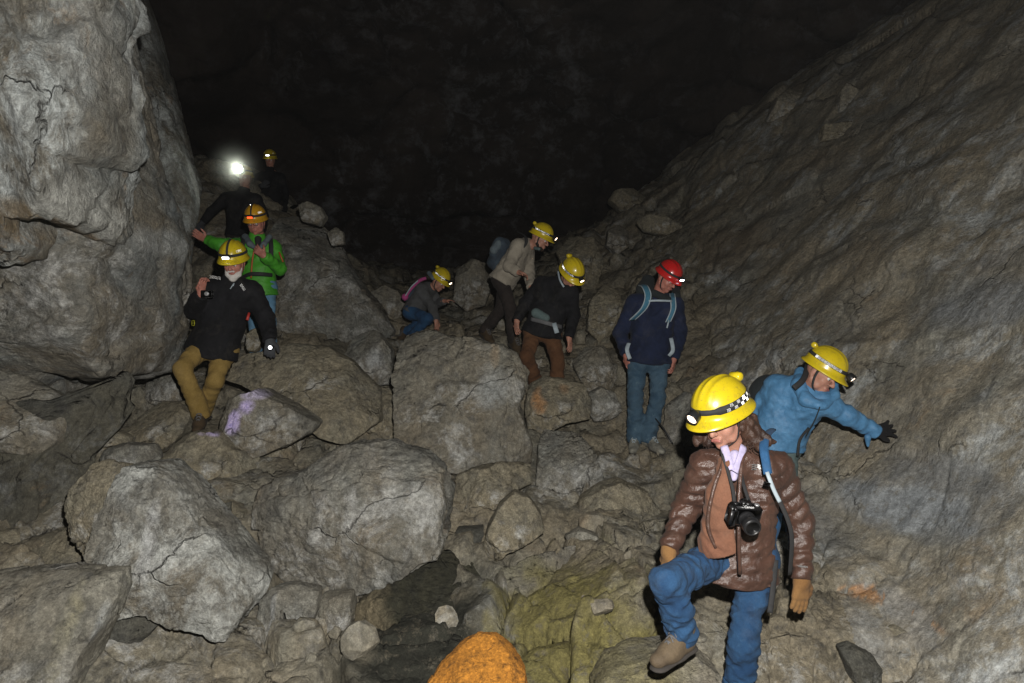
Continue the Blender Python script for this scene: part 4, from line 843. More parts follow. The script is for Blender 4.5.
def person(spec):
    D = spec['D']; s = spec.get('s', 1.0); J = {}
    for k_, a in spec['J'].items(): J[k_] = P(a[0], a[1], D+(a[2] if len(a) > 2 else 0))
    h = spec.get('h', .009); wt = spec.get('w', 1.0)
    feet = np.minimum(J['anA'][2], J['anB'][2]); base = V((J['anA'][0]+J['anB'][0])/2, (J['anA'][1]+J['anB'][1])/2, feet-.08)
    root = empty('person', base); tag(root, spec['label'], 'person', spec.get('group'))
    f, r, u = frame(spec['face'], spec.get('up', (0, 0, 1)))
    hc = J['head']; nk = J['neck']; hk = spec.get('hk', 1.0)
    B_ = Solid(spec.get('bh', h))
    head_into(B_, hc, f, r, u, hk)
    nb = hc-u*.07*hk-f*.015
    B_.cone(nb, nk, .055*s, .062*s, .03)
    mid = (J['shA']+J['shB'])/2
    for A_, sh in (('A', J['shA']), ('B', J['shB'])):
        B_.cone(nk, sh, .048*s, .040*s, .03); B_.cone(sh, J['el'+A_], .040*s, .034*s, .02); B_.cone(J['el'+A_], J['wr'+A_], .034*s, .025*s, .02)
        B_.cone(J['hip'+A_], J['kn'+A_], .070*s, .050*s, .03); B_.cone(J['kn'+A_], J['an'+A_], .045*s, .032*s, .03); B_.cone(J['an'+A_], J['an'+A_]+unit(J['toe'+A_]-J['an'+A_])*.08*s-V(0, 0, .035*s), .026*s, .020*s, .02)
    hipm = (J['hipA']+J['hipB'])/2
    for a, b in ((mid*.7+J['shA']*.3, hipm*.6+J['hipA']*.4), (mid*.7+J['shB']*.3, hipm*.6+J['hipB']*.4)): B_.cone(a, b, .068*s*wt, .068*s*wt, .05)
    for A_ in 'AB':
        hd = spec['hand'+A_]
        if hd.get('glove') is None: hand_into(B_, J['wr'+A_], hd['d'], hd['n'], hd['t'], s*.98, hd.get('curl', .6), hd.get('spread', .1))
        else:
            B_.cone(J['wr'+A_], J['wr'+A_]+unit(hd['d'])*.07*s, .018, .014, .01)
            Gs = Solid(spec.get('gh', .006)); hand_into(Gs, J['wr'+A_], hd['d'], hd['n'], hd['t'], s*1.0, hd.get('curl', .6), hd.get('spread', .1), hd.get('g', .0035))
            Gs.cone(J['wr'+A_]-unit(hd['d'])*.015*s, J['wr'+A_]+unit(hd['d'])*.01, .031*s, .031*s, .02)
            v, fc = Gs.build(); obj('glove', v, fc, M[hd['glove']], root)
    v, fc = B_.build(); body = obj('body', v, fc, M[spec.get('skin', 'skin')], root)
    # trousers
    T = Solid(h); fo = spec.get('fold', (.010, 9))
    ft = spec.get('flare', .062)
    for A_ in 'AB':
        hp, kn, an = J['hip'+A_], J['kn'+A_], J['an'+A_]
        T.cone(hp, kn, .090*s*wt, .062*s, .03, fold=fo)
        dn = unit(an-kn)
        T.cone(kn, an, .062*s, ft*s, .03, fold=(fo[0]*1.1, fo[1]*1.2), clip=[(an+dn*.045*s, dn)])
    wai = hipm+unit(mid-hipm)*.07*s
    T.cone(J['hipA'], J['hipB'], .098*s*wt, .098*s*wt, .05, fold=(.006, 6))
    T.cone(wai*.75+J['hipA']*.25+(wai-hipm)*0, J['hipA'], .090*s*wt, .098*s*wt, .05, fold=(.006, 6)); T.cone(wai*.75+J['hipB']*.25, J['hipB'], .090*s*wt, .098*s*wt, .05, fold=(.006, 6))
    v, fc = T.build(); obj('trousers', v, fc, M[spec['trousers']], root)
    # jacket
    Jk = Solid(h); jf = {spec.get('jstyle', 'fold'): spec.get('jfold', (.012, 8))}; hem = spec.get('hem', .55)
    ax = unit(mid-hipm)
    for A_ in 'AB':
        sh, el, wr = J['sh'+A_], J['el'+A_], J['wr'+A_]
        Jk.cone(mid*.45+sh*.55-ax*.03*s, (hipm*(1)+J['hip'+A_]*0)*hem+mid*(1-hem)+(J['hip'+A_]-hipm)*.65, .108*s*wt, .118*s*wt, .05, **jf)
        bot = hipm+(J['hip'+A_]-hipm)*.75-ax*spec.get('skirt', .03)
        Jk.cone(mid*.4+J['hip'+A_]*.6, bot, .116*s*wt, .143*s*wt, .04, clip=[(bot, -ax)], **jf); Jk.cone(mid*.4+hipm*.6, hipm-ax*spec.get('skirt', .03), .120*s*wt, .134*s*wt, .04, clip=[(hipm-ax*spec.get('skirt', .03), -ax)], **jf)
        Jk.cone(mid+ax*.03, sh, .075*s*wt, .066*s, .05, **jf)
        sr = spec.get('sleeve', 1.0)
        Jk.cone(sh, el, .069*s*sr, .056*s*sr, .03, **jf); dn = unit(wr-el)
        Jk.cone(el, wr, .055*s*sr, .044*s*sr, .025, clip=[(wr+dn*.008, dn)], **jf)
    Jk.cone(nk-(nk-mid)*.3, nk+(nb-nk)*spec.get('collar', .30), .082*s, .078*s, .03, clip=[(nk+(nb-nk)*(spec.get('collar', .30)+.02), unit(nb-nk))])
    v, fc = Jk.build(spec.get('jpost')); jk = obj('jacket', v, fc, M[spec['jacket']], root)
    # boots
    for A_ in 'AB':
        an, to = J['an'+A_], J['toe'+A_]; fd = unit(to-an); 
        upv = unit(spec.get('footup', V(0, 0, 1))-fd*(fd@V(0, 0, 1))); heel = an-upv*.045*s-fd*.035*s; tip = heel+fd*.25*s*spec.get('footk', 1)
        S = Solid(min(h, .008)); 
        S.cone(heel+fd*.02, heel+fd*.14*s+upv*.004, .040*s, .044*s, .03, flat=(upv, 1.05)); S.cone(heel+fd*.13*s, tip-fd*.03*s, .046*s, .038*s, .03, flat=(upv, 1.25))
        S.cone(heel+fd*.04*s+upv*.02, an+upv*.045*s, .042*s, .050*s, .03); S.cone(an+upv*.02, heel+fd*.16*s+upv*.008, .042*s, .03*s, .03)
        v, fc = S.build(); bt = obj('boot', v, fc, M[spec['boot']], root)
        S = Solid(min(h, .008)); S.cone(heel-upv*.033*s+fd*.012, heel+fd*.10*s-upv*.034*s, .046*s, .042*s, .02, flat=(upv, 3.2)); S.cone(heel+fd*.10*s-upv*.034*s, tip-fd*.034*s-upv*.030*s, .043*s, .044*s, .02, flat=(upv, 3.2))
        v, fc = S.build(); obj('sole', v, fc, M['sole'], bt)
        rt = np.cross(fd, upv); parts = []
        la_, lb_ = an+upv*.030, heel+fd*.16*s+upv*.008; ad = unit(lb_-la_); ln_ = unit(upv-ad*(upv@ad)+1e-6)
        for q in range(5):
            tt_ = .02+.19*q; cc = la_+(lb_-la_)*tt_; rr_ = (.044-.013*tt_)*s+.003; wd_ = .030-.003*q
            for sg in (-1, 1): parts.append(tube([cc-rt*wd_*s*sg+ln_*rr_*.72, cc+ln_*(rr_+.004), cc+rt*wd_*s*sg+ad*.017*s+ln_*rr_*.72], .0030*s, 5, sub=3))
        v, fc = join(*parts); obj('laces', v, fc, M[spec.get('laces', 'grey')], bt)
    # helmet, eyes, chin strap
    L = lambda a, b, d: hc+f*a*hk+r*b*hk+u*d*hk
    for q in (-1, 1):
        v, fc = ico(3); e = obj('eye', L(.0755, .031*q, .004)+v*.0152*hk, fc, M['eye_white'], root)
        obj('iris', L(.0868, .031*q, .001)+v*V(.006, .006, .006)*hk, fc, M['iris'], e)
    S = Solid(.004); S.cone(L(.099, -.019, -.066), L(.099, .019, -.066), .0055, .0055, .004); S.cone(L(.098, -.016, -.060), L(.100, 0, -.059), .0055, .0055, .004); S.cone(L(.098, .016, -.060), L(.100, 0, -.059), .0055, .0055, .004)
    if spec.get('lips', True): v, fc = S.build(); obj('lips', v, fc, M['lips'], root)
    hf = spec.get('hface', spec['face'])
    hel, hfr = helmet(root, hc+u*spec.get('hoff', .036)*hk, hf, spec.get('hup', spec.get('up', (0, 0, 1))), spec.get('helmet', 'yellow'), spec.get('lamp', 'lamp_warm'), spec.get('helk', 1.0), spec.get('tape', 'side'), spec.get('lamp_mode', 'round'), spec.get('knob', True), lampk=spec.get('lampk', 1.0), seg=spec.get('hseg', 48))
    if spec.get('chin', True):
        for q in (-1, 1):
            v, fc = tube([L(.02, .088*q, .03), L(.02, .080*q, -.03), L(.035, .060*q, -.09), L(.055, 0, -.125)], .004, 6, flat=(f, .008, .0018)); obj('chin_strap', v, fc, M['strap'], root)
    spec['_'] = dict(root=root, J=J, f=f, r=r, u=u, L=L, hel=hel, hfr=hfr, mid=mid, hipm=hipm, ax=ax, jk=jk)
    return spec['_']
def hair(root, L, mat, kind):
    S = Solid(.007)
    if kind == 'short':
        S.ell(L(-.03, 0, .01), np.eye(3), V(.080, .080, .080), .02)
        S.cone(L(-.07, .04, -.03), L(-.07, -.04, -.03), .03, .03, .03)
        v, fc = S.build(lambda p, d: d-.004*noise(p*60, 3)); return obj('hair', v, fc, M[mat], root)
def clip_to(o, *_): pass
def surf_strap(name, root, pts, wdir, wid, mat, thick=.004, parent=None):
    v, fc = tube(pts, wid, 8, flat=(wdir, wid, thick), sub=5); return obj(name, v, fc, M[mat], root)

# --- 1 the woman in the brown puffer jacket, closest to the camera
W = person(dict(D=3.12, s=.95, h=.0065, gh=.0045, bh=.0055, hseg=96,
  label='woman in brown puffer jacket and jeans stepping down with a camera on her chest',
  face=(-.62, -.62, -.36), up=(-.10, -.05, 1), hface=(-.80, -.50, -.36), hup=(-.22, -.2, 1), helk=1.06, tape='checker',
  J=dict(head=(723, 418, -.05), neck=(736, 450, .04), shA=(706, 466, .02), shB=(778, 468, .06), elA=(685, 510, .10), wrA=(669, 549, -.02), elB=(800, 522, .08), wrB=(802, 578, .00),
    hipA=(719, 558, .05), hipB=(757, 560, .05), knA=(667, 581, -.32), anA=(684, 634, -.22), knB=(744, 645, -.03), anB=(734, 722, .06), toeA=(655, 652, -.34), toeB=(722, 748, -.16)),
  handA=dict(d=(-.15, -.3, -.95), n=(.7, .3, .2), t=-1, curl=.55, glove='glove', g=.004), handB=dict(d=(-.10, -.05, -1), n=(-.3, .9, 0), t=1, curl=.18, glove='glove', g=.0045, spread=.05),
  trousers='denim', jacket='puffer', jstyle='puff', jfold=(.013, 15), fold=(.024, 9), sleeve=1.08, skirt=.085, w=.90, boot='boot', collar=.05, flare=.062))
def surf_at(o, px, py, tol=5.):
    """the point of object o's near surface seen at pixel (px, py)"""
    me = o.data; co = np.empty(len(me.vertices)*3, np.float32); me.vertices.foreach_get('co', co); p = co.reshape(-1, 3)+base_of(o)-CAM
    x = 512+p[:, 0]/p[:, 1]*F; y = 341.5-p[:, 2]/p[:, 1]*F; m = np.hypot(x-px, y-py) < tol
    if not m.any(): return P(px, py, 3.0)
    return P(px, py, float(np.percentile(p[m][:, 1], 4)))
def woman_extras(w):
    root, L, J, f, r, u = w['root'], w['L'], w['J'], w['f'], w['r'], w['u']
    # curly shoulder length hair
    S = Solid(.007); rng = np.random.RandomState(4)
    for sd in (-1, 1):
        for k in range(26):
            a = rng.uniform(0, 1); top = L(-.015-.075*a, sd*(.084-.02*a), -.005+rng.normal(0, .012))
            p = top; 
            for q in range(4):
                p2 = p+V(rng.normal(.0, .014)+(.013 if sd < 0 else -.008), rng.normal(0, .012), -.030+rng.normal(0, .006)); S.cone(p, p2, .017, .015, .010); p = p2
    S.ell(L(-.045, 0, .0), [r, f, u], V(.085, .070, .085), .02)
    hv = S.build(lambda p, d: d-.0075*noise(p*V(75, 75, 40), 3)-.004*noise(p*150, 5)); strands = []
    for sd in (-1, 1):
        for k in range(110):
            a = rng.uniform(0, 1); p = L(-.015-.085*a, sd*(.092-.02*a)+rng.normal(0, .006), -.02+rng.normal(0, .015)); ph = rng.uniform(0, 6.3); pts = []
            for q in range(8): pts.append(p+V(.011*math.sin(ph+q*1.1)+q*(.004 if sd < 0 else -.002)*rng.uniform(.2, 1.8), .011*math.cos(ph+q*1.1)-.004*(rng.rand() < .5), -.017*q))
            strands.append(tube(pts, .0016, 4, sub=2))
    v, fc = join(hv, *strands); obj('hair', v, fc, M['hair_w'], root)
    # open front: rust fleece panel, lilac shirt collar
    q = lambda x, y, d: P(x, y, d)
    S = Solid(.006)
    S.chain([q(729, 466, 2.985), q(725, 500, 2.985), q(723, 545, 3.01)], [.045, .080, .10], .03, fold=(.018, 8), clip=[(q(727, 553, 2.95), unit(V(.35, 0, -1))), (q(734.5, 500, 2.9), unit(V(1, 0, .05))), (q(700, 500, 2.9), unit(V(-1, 0, .30)))])
    v, fc = S.build(); obj('fleece_front', v, fc, M['lining'], root)
    S = Solid(.005); S.cone(q(735, 456, 3.02), q(734, 478, 2.955), .026, .014, .02, fold=(.003, 20))
    v, fc = S.build(); obj('shirt', v, fc, M['lilac'], root)
    for a, b, sg in (((724, 446, 2.99), (731, 470, 2.925), 1), ((744, 446, 2.99), (735, 472, 2.925), -1)):
        v, fc = tube([q(*a), (q(*a)+q(*b))/2-V(0, .008, 0), q(*b)], .01, 8, flat=(unit(V(sg*.9, -.2, .35)), .015, .0035), sub=4); obj('shirt_collar', v, fc, M['lilac'], root)
    # jacket edge with zip and stand collar flaps
    for pts in ([(748, 446, 3.02), (742, 464, 2.94), (739, 500, 2.888), (739, 540, 2.88), (740, 574, 2.93)], [(722, 449, 3.02), (723, 462, 2.965), (713, 492, 2.92), (708, 525, 2.93), (716, 548, 2.93)]):
        v, fc = tube([q(*a) for a in pts], .008, 8, flat=(V(1, 0, 0), .007, .007), sub=5); obj('jacket_edge', v, fc, M['puffer'], root)
    # camera on a neck strap
    c = q(744, 514, 2.80); fx = unit(V(.05, -.93, -.30)); rx = unit(np.cross(fx, V(.10, 0, 1))); ux = np.cross(rx, fx)
    cr = empty('camera_body', c); tag(cr, 'black camera hanging on a strap on the chest of the woman', 'camera')
    body = box(c, [rx, -fx, ux], V(.066, .026, .044), .35); grip = box(c-rx*-.056+fx*.012, [rx, -fx, ux], V(.016, .032, .043), .6); hump = box(c+ux*.048+rx*0, [rx, -fx, ux], V(.024, .028, .014), .7)
    v, fc = join(body, grip, hump); obj('housing', v, fc, M['black'], cr)
    le = obj('lens', *disc_stack(c+fx*.02-ux*.004, fx, [(0, .033), (.02, .034), (.022, .031), (.045, .033), (.05, .036), (.074, .036), (.078, .033), (.074, .028), (.066, .026)], 28), M['black'], cr)
    obj('lens_ring', *disc_stack(c+fx*.02-ux*.004, fx, [(.079, .034), (.0805, .033), (.0805, .028), (.079, .0275)], 28)[:2], M['black'], le)
    m_, t_, b_ = nt('coated_glass'); b_.inputs['Base Color'].default_value = (.01, .012, .02, 1); b_.inputs['Roughness'].default_value = .06; b_.inputs['Coat Weight'].default_value = 1.
    obj('lens_glass', *disc_stack(c+fx*.02-ux*.004, fx, [(.060, .026), (.067, .022), (.071, .012), (.072, .003)], 24), m_, le)
    for a in (-.045, .045): obj('dial', *disc_stack(c+rx*a+ux*.042, ux, [(0, .010), (.007, .010), (.008, .008)], 14), M['silver' if a < 0 else 'black'], cr)
    cu = bpy.data.curves.new('lettering', 'FONT'); cu.body = 'Canon'; cu.size = .0155; cu.extrude = .0006; cu.align_x = 'CENTER'; cu.align_y = 'CENTER'
    tmp = bpy.data.objects.new('tmp', cu); C.objects.link(tmp); bpy.context.view_layer.update()
    tm = bpy.data.meshes.new_from_object(tmp.evaluated_get(bpy.context.evaluated_depsgraph_get())); bpy.data.objects.remove(tmp); tm.materials.clear(); tm.materials.append(M['white'])
    to = bpy.data.objects.new('lettering', tm); C.objects.link(to); to.parent = cr
    from mathutils import Matrix
    pz = c+ux*.049+fx*.0290-np.array(cr.location); X_ = -rx if (-rx)[0] > 0 else rx; Z_ = fx; Y_ = np.cross(Z_, X_)
    to.matrix_local = Matrix([[X_[0], Y_[0], Z_[0], pz[0]], [X_[1], Y_[1], Z_[1], pz[1]], [X_[2], Y_[2], Z_[2], pz[2]], [0, 0, 0, 1]])
    for pts in ([(735, 508, 2.80), (733, 490, 2.86), (727, 468, 2.93), (722, 452, 2.98), (724, 445, 3.08)], [(752, 508, 2.80), (748, 498, 2.86), (743, 482, 2.93), (741, 470, 3.02)]):
        v, fc = tube([q(*a) for a in pts], .006, 8, flat=(V(1, 0, .3), .0065, .002), sub=5); obj('neck_strap', v, fc, M['strap'], cr)
    # backpack: blue shoulder strap with grey webbing, the pack behind and a hanging buckle strap
    pk = empty('backpack', q(760, 520, 3.35)); tag(pk, 'blue backpack with grey webbing on the back of the woman in brown', 'backpack')
    S = Solid(.009); S.ell(q(752, 510, 3.42), np.eye(3), V(.15, .09, .24), .02); S.ell(q(752, 560, 3.40), np.eye(3), V(.14, .10, .12), .04)
    v, fc = S.build(); obj('pack_bag', v, fc, M['blue_strap'], pk)
    surf_strap('shoulder_strap', pk, [q(772, 430, 3.22), q(766, 436, 3.06), q(764, 448, 2.965), q(766, 462, 2.93), q(768, 474, 2.92)], V(1, 0, .1), .017, 'blue_strap', .007)
    surf_strap('webbing', pk, [q(767, 472, 2.905), q(774, 490, 2.885), q(780, 502, 2.885)], V(1, 0, .3), .0075, 'pipe', .003)
    surf_strap('webbing', pk, [q(779, 500, 2.885), q(788, 520, 2.90), q(792, 540, 2.93), q(790, 575, 3.02)], V(1, 0, .3), .0085, 'strap', .003)
    surf_strap('webbing', pk, [q(776, 560, 3.08), q(773, 590, 3.06), q(770, 613, 3.04)], V(1, 0, .1), .011, 'strap', .003)
    v, fc = box(q(767, 484, 2.885), [unit(V(1, 0, -.3)), V(0, 1, 0), unit(V(.3, 0, 1))], V(.014, .004, .008), .3); obj('buckle', v, fc, M['black'], pk)
    # emblem on the chest and small white print on the cuff
    e0 = surf_at(w['jk'], 757, 467)+V(0, -.004, 0); parts = []
    for k in range(3): parts.append(box(e0+V(-.013, 0, .010-.010*k), np.eye(3), V(.011, .0015, .0028), .2))
    for rad in (.010, .016, .022): 
        parts.append(tube([e0+V(rad*math.cos(t)*1.0, 0, rad*math.sin(t)-.011) for t in np.linspace(R(4), R(86), 6)], .0022, 6, sub=2))
    v, fc = join(*parts); obj('chest_emblem', v, fc, M['white'], w['jk'])
    cq = surf_at(w['jk'], 803, 566)+V(0, -.003, 0)
    v, fc = join(*[box(cq+V((k-2)*.0085, 0, -.001*k), np.eye(3), V(.0032, .0015, .0038 if k % 2 else .0030), .2) for k in range(5)]); obj('cuff_print', v, fc, M['white'], w['jk'])
woman_extras(W)
# --- 2 the man in the red helmet
Rd = person(dict(D=6.35, h=.010, bh=.008, label='man in red helmet, navy jacket and jeans standing on a ledge', face=(.50, -.62, -.60), hup=(.1, -.1, 1), helmet='red', lamp='lamp_blue', lamp_mode='wide', tape=None, knob=False, helk=.92, hk=.98,
  J=dict(head=(667, 278, -.06), neck=(658, 297, .03), shA=(634, 303, .05), shB=(675, 304, 0), elA=(620, 333, .10), wrA=(626, 354, -.02), elB=(681, 333, .04), wrB=(674, 358, -.02),
    hipA=(638, 360, 0), hipB=(659, 360, 0), knA=(635, 399, -.05), anA=(635, 438, .03), knB=(658, 399, -.05), anB=(648, 438, -.04), toeA=(631, 454, -.30), toeB=(668, 449, -.22)),
  handA=dict(d=(.15, -.25, -1), n=(.8, .4, 0), t=-1, curl=.6), handB=dict(d=(-.15, -.2, -1), n=(-.8, .4, 0), t=1, curl=.6),
  trousers='denim_teal', jacket='navy', jfold=(.020, 7), fold=(.020, 8), skin='skin_pink', boot='boot_grey', laces='pipe', collar=.35, skirt=.03, flare=.072, sleeve=1.05))
def red_extras(w):
    root, L, hel = w['root'], w['L'], w['hel']; q = P
    S = Solid(.008); S.chain([q(648, 281, 6.45), q(645, 290, 6.42), q(650, 299, 6.33)], [.06, .075, .05], .04, fold=(.006, 12)); S.chain([q(676, 288, 6.42), q(676, 296, 6.33)], [.035, .045], .03)
    v, fc = S.build(); obj('hood', v, fc, M['fabric_dark'], root)
    S = Solid(.007); S.cone(q(654, 293, 6.26), q(668, 299, 6.20), .035, .03, .02); v, fc = S.build(); obj('collar', v, fc, M['fabric_dark'], root)
    pk = empty('backpack', q(655, 335, 6.6)); tag(pk, 'teal strapped backpack worn over the navy jacket of the man in the red helmet', 'backpack')
    S = Solid(.012); S.ell(q(652, 325, 6.58), np.eye(3), V(.16, .11, .24), .02); v, fc = S.build(); obj('pack_bag', v, fc, M['pack'], pk)
    for pts, wd in (([(641, 285, 6.42), (645, 287, 6.24), (648, 296, 6.17), (644, 308, 6.17), (632, 320, 6.30)], .022), ([(672, 293, 6.34), (673, 300, 6.20), (673, 310, 6.19), (668, 322, 6.20)], .018)):
        pp = [q(*a) for a in pts]
        surf_strap('shoulder_strap', pk, pp, V(1, 0, .3), wd, 'teal', .007)
        surf_strap('strap_piping', pk, [a+V(wd*1.2, -.004, .003) for a in pp], V(1, 0, .3), .0045, 'pipe', .006); surf_strap('strap_piping', pk, [a+V(-wd*1.2, -.004, -.003) for a in pp], V(1, 0, .3), .0045, 'pipe', .006)
    surf_strap('chest_strap', pk, [q(647, 301, 6.16), q(658, 300.5, 6.135), q(672, 301, 6.17)], V(0, 0, 1), .008, 'pipe', .003)
    surf_strap('webbing', pk, [q(669, 320, 6.17), q(667, 328, 6.155)], V(1, 0, 0), .006, 'pipe', .003)
    for a in ([(629, 343, 6.22), (627, 350, 6.18), (630, 359, 6.18)], [(671, 338, 6.22), (673, 350, 6.17), (669, 356, 6.18)]):
        surf_strap('hanging_strap', pk, [q(*b) for b in a], V(1, 0, .3), .016, 'pipe', .004)
    cr = obj('climbing_rope', *tube([q(654, 417, 6.25), q(660, 424, 6.2), q(666, 432, 6.16), q(673, 444, 6.12)], .006, 6), M['black'], loc=q(660, 425, 6.15)); tag(cr, 'thin black cord lying on the rock beside the jeans and trail shoes', 'cord')
red_extras(Rd)

# --- 3 the man in blue feeling the right wall
Bl = person(dict(D=4.55, s=1.0, h=.009, bh=.007, gh=.006, label='caver in sky blue shell jacket touching the right wall with a black glove', face=(.40, -.66, -.42), up=(.38, -.1, 1), hface=(.62, -.52, -.50), hup=(.42, -.25, .9), helk=1.0, hseg=72, tape='side', hk=1.0,
  J=dict(head=(821, 374, -.10), neck=(806, 393, .02), shA=(776, 386, .14), shB=(822, 402, -.10), elA=(757, 416, .25), wrA=(745, 442, .32), elB=(848, 416, -.10), wrB=(876, 431, -.07),
    hipA=(763, 441, .22), hipB=(784, 446, .18), knA=(768, 500, .12), anA=(770, 560, .2), knB=(786, 505, .05), anB=(785, 565, .15), toeA=(772, 580, 0), toeB=(792, 582, -.1)),
  handA=dict(d=(0, -.3, -1), n=(.5, .5, 0), t=1, curl=.5), handB=dict(d=(1, .25, .12), n=(.1, .9, -.3), t=-1, curl=.25, spread=.28, glove='glove_black', g=.003),
  trousers='sagep', jacket='blue', jfold=(.023, 7), fold=(.020, 8), boot='boot_dark', collar=.55, skirt=-.04, hem=.6, w=1.02, sleeve=1.02))
def blue_extras(w):
    root, L = w['root'], w['L']; q = P
    S = Solid(.008); S.chain([q(800, 372, 4.62), q(799, 385, 4.50), q(806, 400, 4.42), q(818, 405, 4.36)], [.035, .045, .04, .03], .03, fold=(.006, 14)); S.chain([q(835, 382, 4.50), q(834, 396, 4.42), q(824, 406, 4.36)], [.022, .03, .026], .03, fold=(.005, 14))
    S.cone(q(812, 398, 4.50), q(822, 402, 4.42), .06, .05, .03)
    v, fc = S.build(); obj('hood', v, fc, M['blue'], root)
    S = Solid(.007); S.cone(q(868, 437, 4.44), q(868, 446, 4.46), .022, .010, .02); v, fc = S.build(); obj('cuff_flap', v, fc, M['blue'], root)
    pk = empty('backpack', q(775, 400, 4.9)); tag(pk, 'dark green backpack with black straps on the caver in sky blue', 'backpack')
    S = Solid(.01); S.ell(q(768, 402, 4.95), np.eye(3), V(.15, .13, .20), .02); v, fc = S.build(); obj('pack_bag', v, fc, M['fabric_dark'], pk)
    surf_strap('shoulder_strap', pk, [q(808, 362, 4.70), q(807, 370, 4.49), q(803, 380, 4.40), q(794, 388, 4.375)], V(1, 0, -.4), .017, 'strap', .006)
    surf_strap('hanging_strap', pk, [q(809, 428, 4.50), q(800, 440, 4.46), q(798, 456, 4.46)], V(1, 0, .2), .008, 'strap', .004)
    obj('zip', *tube([q(820, 407, 4.33), q(815, 420, 4.33), q(806, 436, 4.345)], .0035, 6), M['fabric_dark'], w['jk'])
blue_extras(Bl)

# --- 4 the man in the black jacket and brown trousers looking down
Bk = person(dict(D=6.9, h=.011, bh=.009, label='caver in black jacket and brown trousers stepping down behind the central slab', face=(.25, -.60, -.75), hface=(.42, -.55, -.70), hup=(.2, -.6, .8), tape='side', helk=1.0,
  J=dict(head=(571, 275, -.12), neck=(562, 283, -.02), shA=(541, 284, .08), shB=(571, 292, -.08), elA=(525, 303, .10), wrA=(517, 320, .0), elB=(574, 316, -.02), wrB=(569, 337, -.10),
    hipA=(534, 330, .08), hipB=(551, 333, .05), knA=(527, 356, -.12), anA=(538, 388, .12), knB=(558, 362, .0), anB=(556, 392, .1), toeA=(540, 398, -.15), toeB=(562, 402, -.1)),
  handA=dict(d=(-.05, -.3, -1), n=(.6, .4, 0), t=-1, curl=.6), handB=dict(d=(.1, -.3, -1), n=(-.6, .4, 0), t=1, curl=.45),
  trousers='brownp', jacket='black_c', jfold=(.020, 7), fold=(.018, 7), boot='boot_dark', collar=.25, skirt=.03, flare=.075, lips=False, sleeve=1.0))
def black_extras(w):
    q = P
    S = Solid(.008); S.cone(q(536, 313, 6.78), q(546, 318, 6.74), .05, .04, .03); v, fc = S.build(); obj('shirt_tail', v, fc, M['sagep'], w['root'])
    hb = empty('waist_belt', q(548, 325, 6.7)); tag(hb, 'grey waist belt with hanging strap over the brown trousers', 'belt')
    surf_strap('belt', hb, [q(531, 319, 6.78), q(543, 322, 6.70), q(554, 325, 6.70), q(562, 327, 6.80)], V(0, 0, 1), .018, 'grey', .005)
    surf_strap('hanging_strap', hb, [q(554, 323, 6.69), q(557, 333, 6.67)], V(1, 0, 0), .02, 'pipe', .005)
    surf_strap('collar_piping', w['jk'], [q(558, 271, 6.88), q(560, 280, 6.78), q(564, 287, 6.75)], V(1, 0, .3), .008, 'pipe', .005)
black_extras(Bk)

# --- 5 the man in the oatmeal sweater bending forward
Cr = person(dict(D=7.7, h=.011, bh=.009, label='caver in oatmeal sweater and dark trousers bending forward with a pack', face=(.80, -.35, -.45), hface=(.80, -.30, -.42), hup=(.15, -.1, 1), tape='side', helk=.98, lips=False,
  J=dict(head=(540, 239, -.05), neck=(529, 245, 0), shA=(518, 246, -.12), shB=(527, 250, .16), elA=(509, 266, -.22), wrA=(518, 272, -.30), elB=(529, 274, .10), wrB=(531, 287, -.1),
    hipA=(501, 279, -.06), hipB=(506, 281, .10), knA=(510, 307, -.12), anA=(514, 340, -.05), knB=(501, 309, .12), anB=(485, 330, .22), toeA=(522, 350, -.2), toeB=(492, 337, .1)),
  handA=dict(d=(1, -.3, -.4), n=(.1, -.3, -.9), t=-1, curl=.7), handB=dict(d=(.2, -.2, -1), n=(-.5, .5, 0), t=1, curl=.4),
  trousers='darkp', jacket='cream', jfold=(.020, 6), fold=(.018, 7), boot='boot_dark', collar=.25, skirt=.04, w=.98, sleeve=1.08))
def cream_extras(w):
    q = P
    pk = empty('backpack', q(495, 255, 7.8)); tag(pk, 'dark grey backpack on the back of the caver in the oatmeal sweater', 'backpack')
    S = Solid(.011); S.cone(q(503, 245, 7.82), q(496, 262, 7.86), .085, .10, .03); S.cone(q(499, 243, 7.78), q(495, 253, 7.78), .06, .07, .03); v, fc = S.build(lambda p, d: d-.016*noise(p*9, 3)-.007*ridge(p*14, 2, 5)); obj('pack_bag', v, fc, M['pack'], pk)
    S = Solid(.011); S.cone(q(499, 244, 7.74), q(494, 250, 7.73), .045, .05, .03); v, fc = S.build(lambda p, d: d-.012*noise(p*14, 3)); obj('lid_pocket', v, fc, M['pack_grey'], pk)
    surf_strap('shoulder_strap', pk, [q(518, 232, 7.78), q(525, 236, 7.60), q(526, 243, 7.54), q(519, 250, 7.53), q(510, 252, 7.56)], V(1, 0, -.5), .016, 'strap', .006)
    S = Solid(.007); S.cone(q(548, 249, 7.60), q(538, 248, 7.56), .035, .02, .02) if False else S.cone(q(535, 248, 7.60), q(539, 249, 7.55), .02, .018, .02); v, fc = S.build(); obj('collar', v, fc, M['sagep'], w['root'])
    S = Solid(.006); f, r, u, L = w['f'], w['r'], w['u'], w['L']
    S.cone(L(.02, .070, -.06), L(.075, .02, -.095), .018, .02, .02); S.cone(L(.02, -.070, -.06), L(.075, -.02, -.095), .018, .02, .02); v, fc = S.build(lambda p, d: d-.003*noise(p*90, 3)); obj('beard', v, fc, M['hair_d'], w['root'])
cream_extras(Cr)

